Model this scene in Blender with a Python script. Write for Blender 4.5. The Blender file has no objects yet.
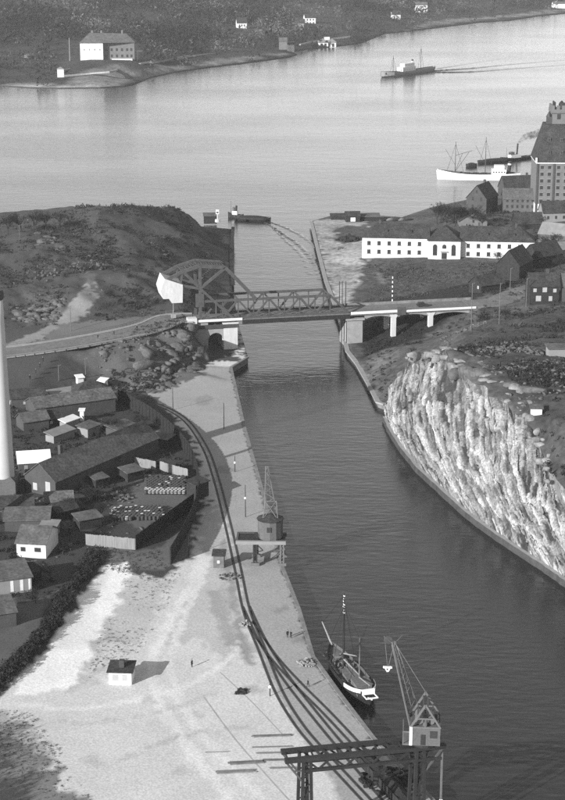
import bpy, bmesh, math, random
import numpy as np
from mathutils import Vector, Matrix, noise
from mathutils.geometry import delaunay_2d_cdt
random.seed(7); np.random.seed(7)
R = math.radians
scene = bpy.context.scene
COL = scene.collection

# ------------------------------------------------------------------ camera, sky, sun, exposure
FPX, YH, CX, CY = 1700.0, -90.0, 282.5, 400.0          # survey of the aerial view (565 x 800)
TH = math.atan((CY - YH) / FPX)
H = math.cos(TH) / 0.0063
cam = bpy.data.cameras.new('camera'); camo = bpy.data.objects.new('camera', cam); COL.objects.link(camo)
camo.location = (0, 0, H); camo.rotation_euler = (math.pi/2 - TH, 0, 0)
cam.sensor_fit = 'VERTICAL'; cam.sensor_height = 36; cam.lens = 36*FPX/800
cam.clip_start = 1; cam.clip_end = 20000
scene.camera = camo

SUN_EL = R(20.5)
SH = Vector((0.69, 0.724))                              # ground direction shadows fall
sun_to = Vector((-SH.x*math.cos(SUN_EL), -SH.y*math.cos(SUN_EL), math.sin(SUN_EL)))
world = bpy.data.worlds.new('World'); scene.world = world; world.use_nodes = True
nt = world.node_tree; nt.nodes.clear()
sky = nt.nodes.new('ShaderNodeTexSky'); sky.sky_type = 'NISHITA'; sky.sun_disc = False
sky.sun_elevation = SUN_EL; sky.sun_rotation = math.atan2(sun_to.x, sun_to.y); sky.air_density = 2.0; sky.dust_density = 0.2
bw = nt.nodes.new('ShaderNodeVectorMath'); bw.operation = 'DOT_PRODUCT'; bw.inputs[1].default_value = (0.75, 0.25, 0.0)   # black-and-white film behind a yellow filter
bg = nt.nodes.new('ShaderNodeBackground'); wo = nt.nodes.new('ShaderNodeOutputWorld')
bg.inputs[1].default_value = 0.135
nt.links.new(sky.outputs[0], bw.inputs[0]); nt.links.new(bw.outputs['Value'], bg.inputs[0]); nt.links.new(bg.outputs[0], wo.inputs[0])
sl = bpy.data.lights.new('sun', 'SUN'); sl.energy = 5.0; sl.angle = R(0.5); sl.color = (1, 1, 1)
so = bpy.data.objects.new('sun', sl); COL.objects.link(so)
so.rotation_euler = sun_to.to_track_quat('Z', 'Y').to_euler(); so.location = (-200, 0, 300)
vs = scene.view_settings; vs.view_transform = 'Standard'; vs.look = 'None'; vs.gamma = 1; vs.exposure = 0.68; vs.use_curve_mapping = False
scene.cycles.use_denoising = False
scene.cycles.max_bounces = 5; scene.cycles.volume_bounces = 0; scene.cycles.transparent_max_bounces = 6
scene.cycles.use_adaptive_sampling = False

# ------------------------------------------------------------------ helpers
def P(px, py, z=0.0):
    """ground point at height z that the survey picture shows at (px, py)"""
    u = (px-CX)/FPX; v = (py-CY)/FPX
    dy = math.cos(TH) - v*math.sin(TH); dz = -math.sin(TH) - v*math.cos(TH)
    t = (z-H)/dz
    return Vector((u*t, dy*t, z))
def ZT(base, py):
    v = (py-CY)/FPX
    return H + base[1]*(-math.sin(TH) - v*math.cos(TH))/(math.cos(TH) - v*math.sin(TH))

MATS = {}
def mat(name, c, var=0.25, scale=0.5, rough=0.9, bump=0.0, bscale=None, tone=False, stretch=(1, 1, 1), metal=0.0, detail=6, fine=None):
    m = bpy.data.materials.new(name); m.use_nodes = True; n = m.node_tree; N = n.nodes; L = n.links
    b = N['Principled BSDF']; b.inputs['Roughness'].default_value = rough; b.inputs['Metallic'].default_value = metal
    b.inputs['Specular IOR Level'].default_value = 0.2
    tc = N.new('ShaderNodeTexCoord'); mp = N.new('ShaderNodeMapping'); mp.inputs['Scale'].default_value = stretch
    L.new(tc.outputs['Object'], mp.inputs[0])
    nz = N.new('ShaderNodeTexNoise'); nz.inputs['Scale'].default_value = scale; nz.inputs['Detail'].default_value = detail; nz.inputs['Roughness'].default_value = 0.62
    L.new(mp.outputs[0], nz.inputs[0])
    mr = N.new('ShaderNodeMapRange'); mr.inputs[1].default_value = 0.28; mr.inputs[2].default_value = 0.72
    mr.inputs[3].default_value = 1-var; mr.inputs[4].default_value = 1+var
    L.new(nz.outputs[0], mr.inputs[0])
    src = mr.outputs[0]
    if fine:
        n2 = N.new('ShaderNodeTexNoise'); n2.inputs['Scale'].default_value = fine[0]; n2.inputs['Detail'].default_value = 4
        L.new(mp.outputs[0], n2.inputs[0])
        r2 = N.new('ShaderNodeMapRange'); r2.inputs[1].default_value = 0.3; r2.inputs[2].default_value = 0.7
        r2.inputs[3].default_value = 1-fine[1]; r2.inputs[4].default_value = 1+fine[1]
        L.new(n2.outputs[0], r2.inputs[0])
        mm = N.new('ShaderNodeMath'); mm.operation = 'MULTIPLY'; L.new(src, mm.inputs[0]); L.new(r2.outputs[0], mm.inputs[1]); src = mm.outputs[0]
    mul = N.new('ShaderNodeMath'); mul.operation = 'MULTIPLY'; mul.use_clamp = True
    L.new(src, mul.inputs[0])
    if tone:
        at = N.new('ShaderNodeAttribute'); at.attribute_name = 'tone'; L.new(at.outputs['Fac'], mul.inputs[1])
    else:
        mul.inputs[1].default_value = c
    L.new(mul.outputs[0], b.inputs['Base Color'])
    if bump:
        nb = N.new('ShaderNodeTexNoise'); nb.inputs['Scale'].default_value = bscale or scale*3; nb.inputs['Detail'].default_value = 5
        L.new(mp.outputs[0], nb.inputs[0])
        bp = N.new('ShaderNodeBump'); bp.inputs['Strength'].default_value = 1; bp.inputs['Distance'].default_value = bump
        L.new(nb.outputs[0], bp.inputs['Height']); L.new(bp.outputs[0], b.inputs['Normal'])
    MATS[name] = m
    return m
M = MATS
mat('ground', 0.2, 0.1, 0.08, 0.95, 0.04, 1.2, tone=True, fine=(2.6, 0.2), detail=10)
mat('hillside', 0.1, 0.45, 0.06, 0.95, 0.3, 0.35, tone=True, fine=(0.5, 0.4))
mat('cliff_rock', 0.42, 0.35, 0.5, 0.95, 0.25, 1.5, stretch=(1, 1, 0.6), tone=True, fine=(2.2, 0.4), detail=8)
mat('boulder', 0.085, 0.5, 0.5, 0.95, 0.3, 1.0)
mat('edge_rock', 0.17, 0.5, 0.5, 0.95, 0.3, 1.0)
mat('quay_stone', 0.160, 0.35, 0.4, 0.9, 0.1, 1.2)
mat('dark_stone', 0.050, 0.35, 0.4, 0.9, 0.1, 1.2)
mat('concrete', 0.240, 0.18, 0.5, 0.9, 0.03, 2)
mat('white_concrete', 0.460, 0.1, 0.5, 0.85, stretch=(1,1,.3), fine=(2,.05))
mat('joint', 0.3, .2, .5)
mat('asphalt', 0.130, 0.25, 0.15, 0.9, fine=(1.2, 0.2))
mat('white_paint', 0.600, 0.08, 0.8, 0.7)
mat('white_plaster', 0.570, 0.14, 0.18, 0.9, stretch=(1,1,.5), fine=(1.5,.08))
mat('grey_plaster', 0.200, 0.12, 0.3, 0.9)
mat('brick_wall', 0.090, 0.15, 0.3, 0.9, fine=(3, 0.15))
mat('dark_brick', 0.055, 0.2, 0.3, 0.9, fine=(3, 0.15))
mat('light_brick', 0.130, 0.15, 0.3, 0.9, fine=(3, 0.15))
mat('dark_roof', 0.036, 0.45, 0.25, 0.8, fine=(1.5, 0.4))
mat('grey_roof', 0.085, 0.35, 0.3, 0.85, fine=(1.5, 0.3))
mat('light_roof', 0.180, 0.2, 0.4, 0.85)
mat('white_roof', 0.620, 0.1, 0.4, 0.85)
mat('glass', 0.035, 0.3, 1, 0.25)
mat('pale_glass', 0.320, 0.1, 1, 0.4)
mat('steel', 0.065, 0.25, 0.8, 0.6)
mat('light_steel', 0.110, 0.2, 0.8, 0.6)
mat('dark_steel', 0.022, 0.3, 0.8, 0.6)
mat('white_steel', 0.75, 0.1, 0.8, 0.6)
mat('rail', 0.03, 0.3, 0.5, 0.6)
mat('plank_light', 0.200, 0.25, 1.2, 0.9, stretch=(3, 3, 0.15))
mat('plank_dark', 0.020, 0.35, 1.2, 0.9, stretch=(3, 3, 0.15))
mat('timber', 0.110, 0.35, 1, 0.9)
mat('pale_timber', 0.220, 0.3, 1, 0.9)
mat('dark_timber', 0.025, 0.3, 1, 0.9)
mat('chimney_brick', 0.420, 0.08, 0.2, 0.9)
mat('soot', 0.06, 0.3, 0.5, 0.95)
mat('bark', 0.030, 0.3, 2, 0.95)
mat('twig', 0.022, 0.3, 2, 0.95)
mat('scrub', 0.024, 0.4, 0.3, 0.95)
mat('dry_scrub', 0.060, 0.4, 0.3, 0.95)
mat('forest', 0.024, 0.75, 0.012, 0.95, fine=(0.12, 0.5))
mat('far_wood_dark', 0.016, 0.5, 0.02, 0.95)
mat('far_wood_pale', 0.085, 0.5, 0.02, 0.95)
mat('slate_roof', 0.085, 0.35, 0.3, 0.8, fine=(1.5, 0.4))
mat('hull_black', 0.025, 0.3, 1, 0.5)
mat('hull_grey', 0.220, 0.2, 1, 0.6)
mat('deck_wood', 0.090, 0.3, 1.5, 0.85)
mat('cloth_dark', 0.02, 0.3, 3, 0.95)
mat('cloth_grey', 0.1, 0.3, 3, 0.95)
mat('skin', 0.4, 0.1, 3, 0.7)
mat('coal', 0.02, 0.4, 3, 0.9, 0.2, 3)
mat('barrel_dark', 0.05, 0.3, 2, 0.5)
mat('barrel_white', 0.550, 0.08, 2, 0.6)
mat('rubble', 0.090, 0.5, 1, 0.95)

def water_mat():
    m = bpy.data.materials.new('water'); m.use_nodes = True; n = m.node_tree; N = n.nodes; L = n.links
    b = N['Principled BSDF']; b.inputs['Base Color'].default_value = (.018, .018, .018, 1); b.inputs['IOR'].default_value = 1.33
    b.inputs['Specular IOR Level'].default_value = 0.5; b.inputs['Roughness'].default_value = 0.12
    tc = N.new('ShaderNodeTexCoord'); mp = N.new('ShaderNodeMapping'); mp.inputs['Scale'].default_value = (0.45, 1, 1); mp.inputs['Rotation'].default_value = (0, 0, R(12))
    L.new(tc.outputs['Object'], mp.inputs[0])
    a = N.new('ShaderNodeTexNoise'); a.inputs['Scale'].default_value = 0.55; a.inputs['Detail'].default_value = 4
    c = N.new('ShaderNodeTexNoise'); c.inputs['Scale'].default_value = 0.09; c.inputs['Detail'].default_value = 3
    g = N.new('ShaderNodeTexNoise'); g.inputs['Scale'].default_value = 0.012; g.inputs['Detail'].default_value = 3
    for q in (a, c, g): L.new(mp.outputs[0], q.inputs[0])
    b1 = N.new('ShaderNodeBump'); b1.inputs['Distance'].default_value = 0.12; b1.inputs['Strength'].default_value = 1
    b2 = N.new('ShaderNodeBump'); b2.inputs['Distance'].default_value = 0.14; b2.inputs['Strength'].default_value = 1
    L.new(a.outputs[0], b1.inputs['Height']); L.new(c.outputs[0], b2.inputs['Height']); L.new(b2.outputs[0], b1.inputs['Normal'])
    L.new(b1.outputs[0], b.inputs['Normal'])
    r = N.new('ShaderNodeMapRange'); r.inputs[1].default_value = .35; r.inputs[2].default_value = .65; r.inputs[3].default_value = .13; r.inputs[4].default_value = .18
    L.new(g.outputs[0], r.inputs[0]); L.new(r.outputs[0], b.inputs['Roughness'])
    r3 = N.new('ShaderNodeMapRange'); r3.inputs[1].default_value = .38; r3.inputs[2].default_value = .62; r3.inputs[3].default_value = .85; r3.inputs[4].default_value = 1.1
    L.new(g.outputs[0], r3.inputs[0]); L.new(r3.outputs[0], b1.inputs['Strength'])
    MATS['water'] = m
water_mat()

class MB:
    def __init__(s): s.v = []; s.f = []
    def add(s, vs, fs):
        o = len(s.v); s.v += [tuple(v) for v in vs]; s.f += [tuple(i+o for i in f) for f in fs]; return s
    def box(s, x0, x1, y0, y1, z0, z1):
        return s.add([(x0,y0,z0),(x1,y0,z0),(x1,y1,z0),(x0,y1,z0),(x0,y0,z1),(x1,y0,z1),(x1,y1,z1),(x0,y1,z1)],
                     [(3,2,1,0),(4,5,6,7),(0,1,5,4),(1,2,6,5),(2,3,7,6),(3,0,4,7)])
    def bar(s, a, b, w, h=None, up=(0,0,1)):
        a = Vector(a); b = Vector(b); h = h or w; d = (b-a).normalized(); up = Vector(up)
        if abs(d.dot(up)) > .98: up = Vector((1,0,0)) if abs(d.x) < .9 else Vector((0,1,0))
        sx = d.cross(up).normalized()*w/2; sz = sx.cross(d).normalized()*h/2
        vs = [p+q for p in (a, b) for q in (-sx-sz, sx-sz, sx+sz, -sx+sz)]
        return s.add(vs, [(3,2,1,0),(4,5,6,7),(0,1,5,4),(1,2,6,5),(2,3,7,6),(3,0,4,7)])
    def tube(s, a, b, r0, r1=None, n=8, cap=True):
        a = Vector(a); b = Vector(b); r1 = r0 if r1 is None else r1; d = (b-a).normalized()
        up = Vector((0,0,1)) if abs(d.z) < .98 else Vector((1,0,0))
        x = d.cross(up).normalized(); y = x.cross(d)
        vs = [p+(x*math.cos(2*math.pi*i/n)+y*math.sin(2*math.pi*i/n))*r for p, r in ((a, r0), (b, r1)) for i in range(n)]
        fs = [(i,(i+1)%n,n+(i+1)%n,n+i) for i in range(n)]
        if cap: fs += [tuple(range(n-1,-1,-1)), tuple(range(n,2*n))]
        return s.add(vs, fs)
    def lathe(s, prof, n=12, c=(0,0,0)):
        vs = []; 
        for r, z in prof: vs += [(c[0]+r*math.cos(2*math.pi*i/n), c[1]+r*math.sin(2*math.pi*i/n), c[2]+z) for i in range(n)]
        fs = [(k*n+i, k*n+(i+1)%n, (k+1)*n+(i+1)%n, (k+1)*n+i) for k in range(len(prof)-1) for i in range(n)]
        fs += [tuple(range(n-1,-1,-1)), tuple(range((len(prof)-1)*n, len(prof)*n))]
        return s.add(vs, fs)
    def prism(s, poly, y0, y1):
        """poly in (x, z) swept along y"""
        n = len(poly)
        vs = [(x, y0, z) for x, z in poly] + [(x, y1, z) for x, z in poly]
        return s.add(vs, [tuple(range(n)), tuple(range(2*n-1, n-1, -1))] + [((i+1)%n, i, n+i, n+(i+1)%n) for i in range(n)])
    def plan(s, poly, z0, z1):
        n = len(poly)
        vs = [(x, y, z0) for x, y in poly] + [(x, y, z1) for x, y in poly]
        return s.add(vs, [tuple(range(n-1,-1,-1)), tuple(range(n, 2*n))] + [(i, (i+1)%n, n+(i+1)%n, n+i) for i in range(n)])
    def build(s, name, m, parent=None, smooth=False):
        me = bpy.data.meshes.new(name); me.from_pydata(s.v, [], s.f); me.update()
        if len(s.f) < 3000:
            bm = bmesh.new(); bm.from_mesh(me); bmesh.ops.recalc_face_normals(bm, faces=bm.faces); bm.to_mesh(me); bm.free()
        if smooth: me.polygons.foreach_set('use_smooth', [True]*len(me.polygons))
        me.materials.append(M[m] if isinstance(m, str) else m)
        o = bpy.data.objects.new(name, me); COL.objects.link(o)
        if parent: o.parent = parent
        return o
def tag(o, label=None, cat=None, group=None, kind=None):
    if label: o['label'] = label
    if cat: o['category'] = cat
    if group: o['group'] = group
    if kind: o['kind'] = kind
    return o
def empty(name, loc, rz=0.0):
    o = bpy.data.objects.new(name, None); COL.objects.link(o); o.location = loc; o.rotation_euler = (0, 0, rz); o.empty_display_size = .5; return o
def copy_tree(o, parent=None):
    c = o.copy(); COL.objects.link(c); c.parent = parent
    for ch in list(o.children): copy_tree(ch, c)
    return c
def raw(name, V, F, m, smooth=False):
    """fast mesh from numpy arrays, all faces of one size"""
    V = np.asarray(V, np.float32); F = np.asarray(F, np.int32); k = F.shape[1]
    me = bpy.data.meshes.new(name); me.vertices.add(len(V)); me.vertices.foreach_set('co', V.ravel())
    me.loops.add(F.size); me.loops.foreach_set('vertex_index', F.ravel())
    me.polygons.add(len(F)); me.polygons.foreach_set('loop_start', np.arange(0, F.size, k, dtype=np.int32))
    me.update(calc_edges=True); me.validate()
    if smooth: me.polygons.foreach_set('use_smooth', np.ones(len(me.polygons), bool))
    me.materials.append(M[m]); o = bpy.data.objects.new(name, me); COL.objects.link(o); return o
def inpoly(X, Y, poly):
    r = np.zeros(len(X), bool); n = len(poly)
    for i in range(n):
        x0, y0 = poly[i][0], poly[i][1]; x1, y1 = poly[(i+1)%n][0], poly[(i+1)%n][1]
        if y0 == y1: continue
        c = ((y0 > Y) != (y1 > Y)) & (X < (x1-x0)*(Y-y0)/(y1-y0)+x0)
        r ^= c
    return r
class TIN:
    def __init__(s, pts):                                # rows x, y, z, rough
        s.p = np.array(pts, float)
        r = delaunay_2d_cdt([Vector((a[0], a[1])) for a in s.p], [], [], 0, 1e-4)
        s.t = [tuple(f) for f in r[2]]; o = r[3]
        s.idx = [q[0] for q in o]; s.vx = np.array([(v.x, v.y) for v in r[0]])
        T = np.array(s.t); s.a, s.b, s.c = s.vx[T[:,0]], s.vx[T[:,1]], s.vx[T[:,2]]; s.id = np.array(s.idx)[T]
        s.d = (s.b[:,1]-s.c[:,1])*(s.a[:,0]-s.c[:,0])+(s.c[:,0]-s.b[:,0])*(s.a[:,1]-s.c[:,1]); s.d[np.abs(s.d) < 1e-9] = 1e30
    def one(s, x, y):
        w0 = ((s.b[:,1]-s.c[:,1])*(x-s.c[:,0])+(s.c[:,0]-s.b[:,0])*(y-s.c[:,1]))/s.d; w1 = ((s.c[:,1]-s.a[:,1])*(x-s.c[:,0])+(s.a[:,0]-s.c[:,0])*(y-s.c[:,1]))/s.d; w2 = 1-w0-w1
        m = np.minimum(np.minimum(w0, w1), w2); m[s.d > 1e29] = -1; k = int(np.argmax(m))
        if m[k] < -1e-6: return float(s.p[np.argmin((s.p[:,0]-x)**2+(s.p[:,1]-y)**2), 2])
        z = s.p[s.id[k], 2]; return float(w0[k]*z[0]+w1[k]*z[1]+w2[k]*z[2])
    def __call__(s, X, Y):
        X = np.asarray(X, float); Y = np.asarray(Y, float)
        Z = np.full(len(X), np.nan); G = np.zeros(len(X))
        for f in s.t:
            a, b, c = (s.vx[i] for i in f); A, B, C = (s.p[s.idx[i]] for i in f)
            d = (b[1]-c[1])*(a[0]-c[0])+(c[0]-b[0])*(a[1]-c[1])
            if abs(d) < 1e-9: continue
            w0 = ((b[1]-c[1])*(X-c[0])+(c[0]-b[0])*(Y-c[1]))/d; w1 = ((c[1]-a[1])*(X-c[0])+(a[0]-c[0])*(Y-c[1]))/d; w2 = 1-w0-w1
            k = (w0 >= -1e-6) & (w1 >= -1e-6) & (w2 >= -1e-6)
            Z[k] = (w0*A[2]+w1*B[2]+w2*C[2])[k]; G[k] = (w0*A[3]+w1*B[3]+w2*C[3])[k]
        bad = np.isnan(Z)
        if bad.any():
            for i in np.where(bad)[0]:
                j = np.argmin((s.p[:,0]-X[i])**2+(s.p[:,1]-Y[i])**2); Z[i] = s.p[j,2]; G[i] = s.p[j,3]
        return Z, G
def fbm(x, y, sc, o=4): return noise.fractal(Vector((x*sc, y*sc, 3.7)), 1.0, 2.0, o)
LANDS = {}
def land(name, boundary, controls, dx, dy, m, tone0, tones, wall='quay_stone', kind='structure', nsc=0.05, rect=None):
    """ground sheet with an exact outline; boundary rows (x, y, z), controls rows (x, y, z, rough)"""
    B = []
    for i in range(len(boundary)):
        a = Vector(boundary[i]); b = Vector(boundary[(i+1)%len(boundary)])
        k = max(1, int((b-a).length/ (dx*1.6)))
        k = min(k, 60)
        B += [a.lerp(b, j/k) for j in range(k)]
    tin = TIN([(p[0], p[1], p[2], 0.0) for p in B[::1]] + list(controls))
    bx = [p.x for p in B]; by = [p.y for p in B]
    x0, x1, y0, y1 = rect or (min(bx), max(bx), min(by), max(by))
    gx, gy = np.meshgrid(np.arange(float(x0), x1, dx), np.arange(float(y0), y1, dy))
    gx[1::2] += dx/2
    X = gx.ravel()+np.random.uniform(-.25, .25, gx.size)*dx; Y = gy.ravel()+np.random.uniform(-.25, .25, gx.size)*dy
    # only what the camera side of the place could see, with a wide margin
    k = (np.abs(X) < 40+Y*0.20) & inpoly(X, Y, B)
    X = X[k]; Y = Y[k]
    # keep grid points off the outline
    ex = np.array([(p.x, p.y) for p in B]); keep = np.ones(len(X), bool)
    for q in ex: keep &= (X-q[0])**2+((Y-q[1])*dx/dy)**2 > (dx*.45)**2
    X = X[keep]; Y = Y[keep]
    pts = [Vector((p.x, p.y)) for p in B]+[Vector((a, b)) for a, b in zip(X, Y)]
    vo, _, fo, ov, _, _ = delaunay_2d_cdt(pts, [], [list(range(len(B)))], 1, 1e-4)
    vx = np.array([v.x for v in vo]); vy = np.array([v.y for v in vo])
    Z, G = tin(vx, vy); V = []; nb = len(B); outline = {}
    for i in range(len(vx)):
        orig = ov[i][0] if len(ov[i]) else 10**9
        if orig < nb: z = B[orig].z; outline[orig] = i
        else: z = Z[i] + (G[i]*fbm(vx[i], vy[i], nsc, 5) if G[i] > 0 else 0)
        V.append((vx[i], vy[i], z))
    F = [tuple(f) for f in fo]; nf = len(F); W = len(V)
    for j in range(nb): V.append((B[j].x, B[j].y, -4.0))
    for j in range(nb):
        q = (j+1) % nb
        if j in outline and q in outline: F.append((outline[j], outline[q], W+q, W+j))
    me = bpy.data.meshes.new(name); me.from_pydata(V, [], F); me.update()
    bm = bmesh.new(); bm.from_mesh(me); bmesh.ops.recalc_face_normals(bm, faces=bm.faces); bm.to_mesh(me); bm.free()
    me.materials.append(M[m]); me.materials.append(M[wall])
    me.polygons.foreach_set('material_index', [0]*nf+[1]*(len(me.polygons)-nf))
    me.polygons.foreach_set('use_smooth', [True]*nf+[False]*(len(me.polygons)-nf))
    T = np.full(len(V), tone0); VX = np.array([v[0] for v in V]); VY = np.array([v[1] for v in V])
    jx = np.array([noise.fractal(Vector((a*.2, b*.2, 0)), .7, 2, 4) for a, b in zip(VX, VY)]); jy = np.array([noise.fractal(Vector((a*.2, b*.2, 9)), .7, 2, 4) for a, b in zip(VX, VY)])
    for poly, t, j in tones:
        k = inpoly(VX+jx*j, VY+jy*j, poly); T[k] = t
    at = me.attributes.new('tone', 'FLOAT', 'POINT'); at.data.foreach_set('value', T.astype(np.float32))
    o = bpy.data.objects.new(name, me); COL.objects.link(o); tag(o, kind=kind); LANDS[name] = tin
    return o
def px_poly(l, z): return [P(a, b, z)[:2] for a, b in l]
def gz(name, p, extra=0.0): return LANDS[name].one(p[0], p[1])+extra
def ribbon(name, pts, w, m, th=0.0, zoff=0.0, off=0.0, parent=None):
    """strip along a polyline of world points, centre offset to the left by off"""
    pts = [Vector(p) for p in pts]; V = []; F = []
    for i, p in enumerate(pts):
        d = (pts[min(i+1, len(pts)-1)]-pts[max(i-1, 0)]); d.z = 0; d.normalize(); n = Vector((-d.y, d.x, 0))
        a = p+n*(off+w/2); b = p+n*(off-w/2)
        V += [(a.x, a.y, p.z+zoff), (b.x, b.y, p.z+zoff)]
        if th: V += [(a.x, a.y, p.z+zoff-th), (b.x, b.y, p.z+zoff-th)]
    k = 4 if th else 2
    for i in range(len(pts)-1):
        a = i*k; b = a+k
        F.append((a, a+1, b+1, b))
        if th: F += [(a, b, b+2, a+2), (a+1, a+3, b+3, b+1), (a+2, b+2, b+3, a+3)]
    if th: F += [(0, 2, 3, 1), (len(V)-4, len(V)-3, len(V)-1, len(V)-2)]
    mb = MB(); mb.add(V, F); return mb.build(name, m, parent)
def curve(pts, n=8):
    """Catmull-Rom through world points"""
    pts = [Vector(p) for p in pts]; out = []
    for i in range(len(pts)-1):
        p0 = pts[max(i-1, 0)]; p1 = pts[i]; p2 = pts[i+1]; p3 = pts[min(i+2, len(pts)-1)]
        for k in range(n):
            t = k/n
            out.append(.5*((2*p1)+(p2-p0)*t+(2*p0-5*p1+4*p2-p3)*t*t+(3*p1-p0-3*p2+p3)*t**3))
    out.append(pts[-1]); return out

# ------------------------------------------------------------------ water
mb = MB(); mb.add([(-6000,-500,0),(6000,-500,0),(6000,9000,0),(-6000,9000,0)], [(0,1,2,3)])
tag(mb.build('water', 'water'), kind='structure')

# bridge axis frame: u along the road to the right, n across it away from the camera
BO = P(201, 321.3, 13.0); BA = R(12.6)
BU = Vector((math.cos(BA), math.sin(BA), 0)); BN = Vector((-math.sin(BA), math.cos(BA), 0))
def BR(u, n, z=0.0): return BO+BU*u+BN*n+Vector((0, 0, z-0.0)) - Vector((0, 0, 13.0)) if False else Vector((BO.x, BO.y, 0))+BU*u+BN*n+Vector((0, 0, z))

# ------------------------------------------------------------------ left bank
def rut_poly(l, w):
    cv = curve([P(a, b, 2.2) for a, b in l], 6); A = []; B_ = []
    for i, p in enumerate(cv):
        d = cv[min(i+1, len(cv)-1)]-cv[max(i-1, 0)]; n = Vector((-d.y, d.x, 0)).normalized()*w/2; A.append((p+n)[:2]); B_.append((p-n)[:2])
    return A+B_[::-1]
Q = 2.2
q = lambda l, z=Q: [tuple(P(a, b, z)) for a, b in l]
left_edge = q([(248,357),(231,367.5),(244,426),(262,490),(283,569),(299,610),(313,657),(341,696),(373,738),(402,768),(432,800),(480,851),(540,930)])
wb = P(230,262,2.5); wc = P(232,292,2.5)
left_boundary = ([(-24,806,5.5),(wb.x,wb.y,6.4),(wc.x,wc.y,5.0)] + q([(238,322)], 2.5) + left_edge + [(70,120,2.2),(-120,120,2.2),(-400,400,6),(-480,700,6),(-300,830,2),(-160,850,1),(-90,850,1),(-45,838,1.5)])
c = []
def cp(l, r):                                            # rows px, py, z
    for a, b, z in l: p = P(a, b, z); c.append((p.x, p.y, z, r))
# flat quay
cp([(200,372,Q),(215,400,Q),(150,392,Q),(120,390,Q),(170,405,Q),(225,450,Q),(205,430,Q),(185,412,Q),(235,500,Q),(215,480,Q),(250,540,Q),(215,540,Q),(190,570,Q),(140,580,Q),(110,572,Q),(200,620,Q),(130,640,Q),(60,680,Q),(90,610,Q),
    (250,640,Q),(180,700,Q),(100,720,Q),(20,710,Q),(0,790,Q),(60,780,Q),(150,790,Q),(250,770,Q),(330,780,Q),(300,740,Q),(-60,720,Q+.3),(230,590,Q),(270,590,Q),(285,650,Q),(400,850,Q),(200,900,Q),(0,900,Q)], 0.0)
# yard and gardens
cp([(195,500,Q),(185,450,2.4),(160,470,2.6),(130,500,2.8),(100,520,3),(160,430,2.5),(60,500,3),(20,500,3),(-60,500,4),(20,560,3.4),(40,600,3.6),(0,640,4),(-60,640,5),(70,560,3.2),(60,600,3.9),(22,655,3.9),(92,545,3),(0,450,4),(60,440,3.4),(110,420,3)], 0.35)
# ramp down from the road, rock slope under it
cp([(0,400,6),(60,395,5.5),(30,385,7.5),(-60,420,6),(100,372,5.5),(92,353,11),(185,329,12.8),(190,334,11.6),(150,345,11),(115,354,10)], 0.5)
for u, n, z in [(3,-4,Q),(13.5,-3,Q),(2,14,Q+.3),(13.5,14,Q+.3),(8,5,Q),(3,-9,Q),(-3.6,-6,5.5),(-3.2,-1,8.5),(1.5,-1.5,Q),(8,-2,Q)]: p = BR(u, n); c.append((p.x, p.y, z, 0.0))
cp([(104,384,3),(122,384,3),(170,372,3),(196,364,3),(160,358,7.5),(130,366,7)], 2.2)
# road shelf
for u in (-4, -10): 
    for n in (-1, 13): p = BR(u, n); c.append((p.x, p.y, 12.75, 0.0))
cp([(150,321,12.7),(150,334,12.7),(120,328,12.6),(120,342,12.6),(60,338,11.8),(60,352,11.8),(0,346,11),(0,360,11),(-80,356,10.7),(-80,369,10.7)], 0.0)
cp([(112,393,Q),(150,402,Q),(183,418,Q),(204,446,Q),(216,478,Q),(228,525,Q),(190,418,Q),(168,408,Q),(195,432,Q),(211,460,Q),(222,500,Q),(130,397,Q),(238,570,Q),(233,548,Q),(207,462,Q),(176,416,Q),(210,480,Q),(214,520,Q),(196,434,Q),(206,530,Q)], 0.0)
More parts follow.
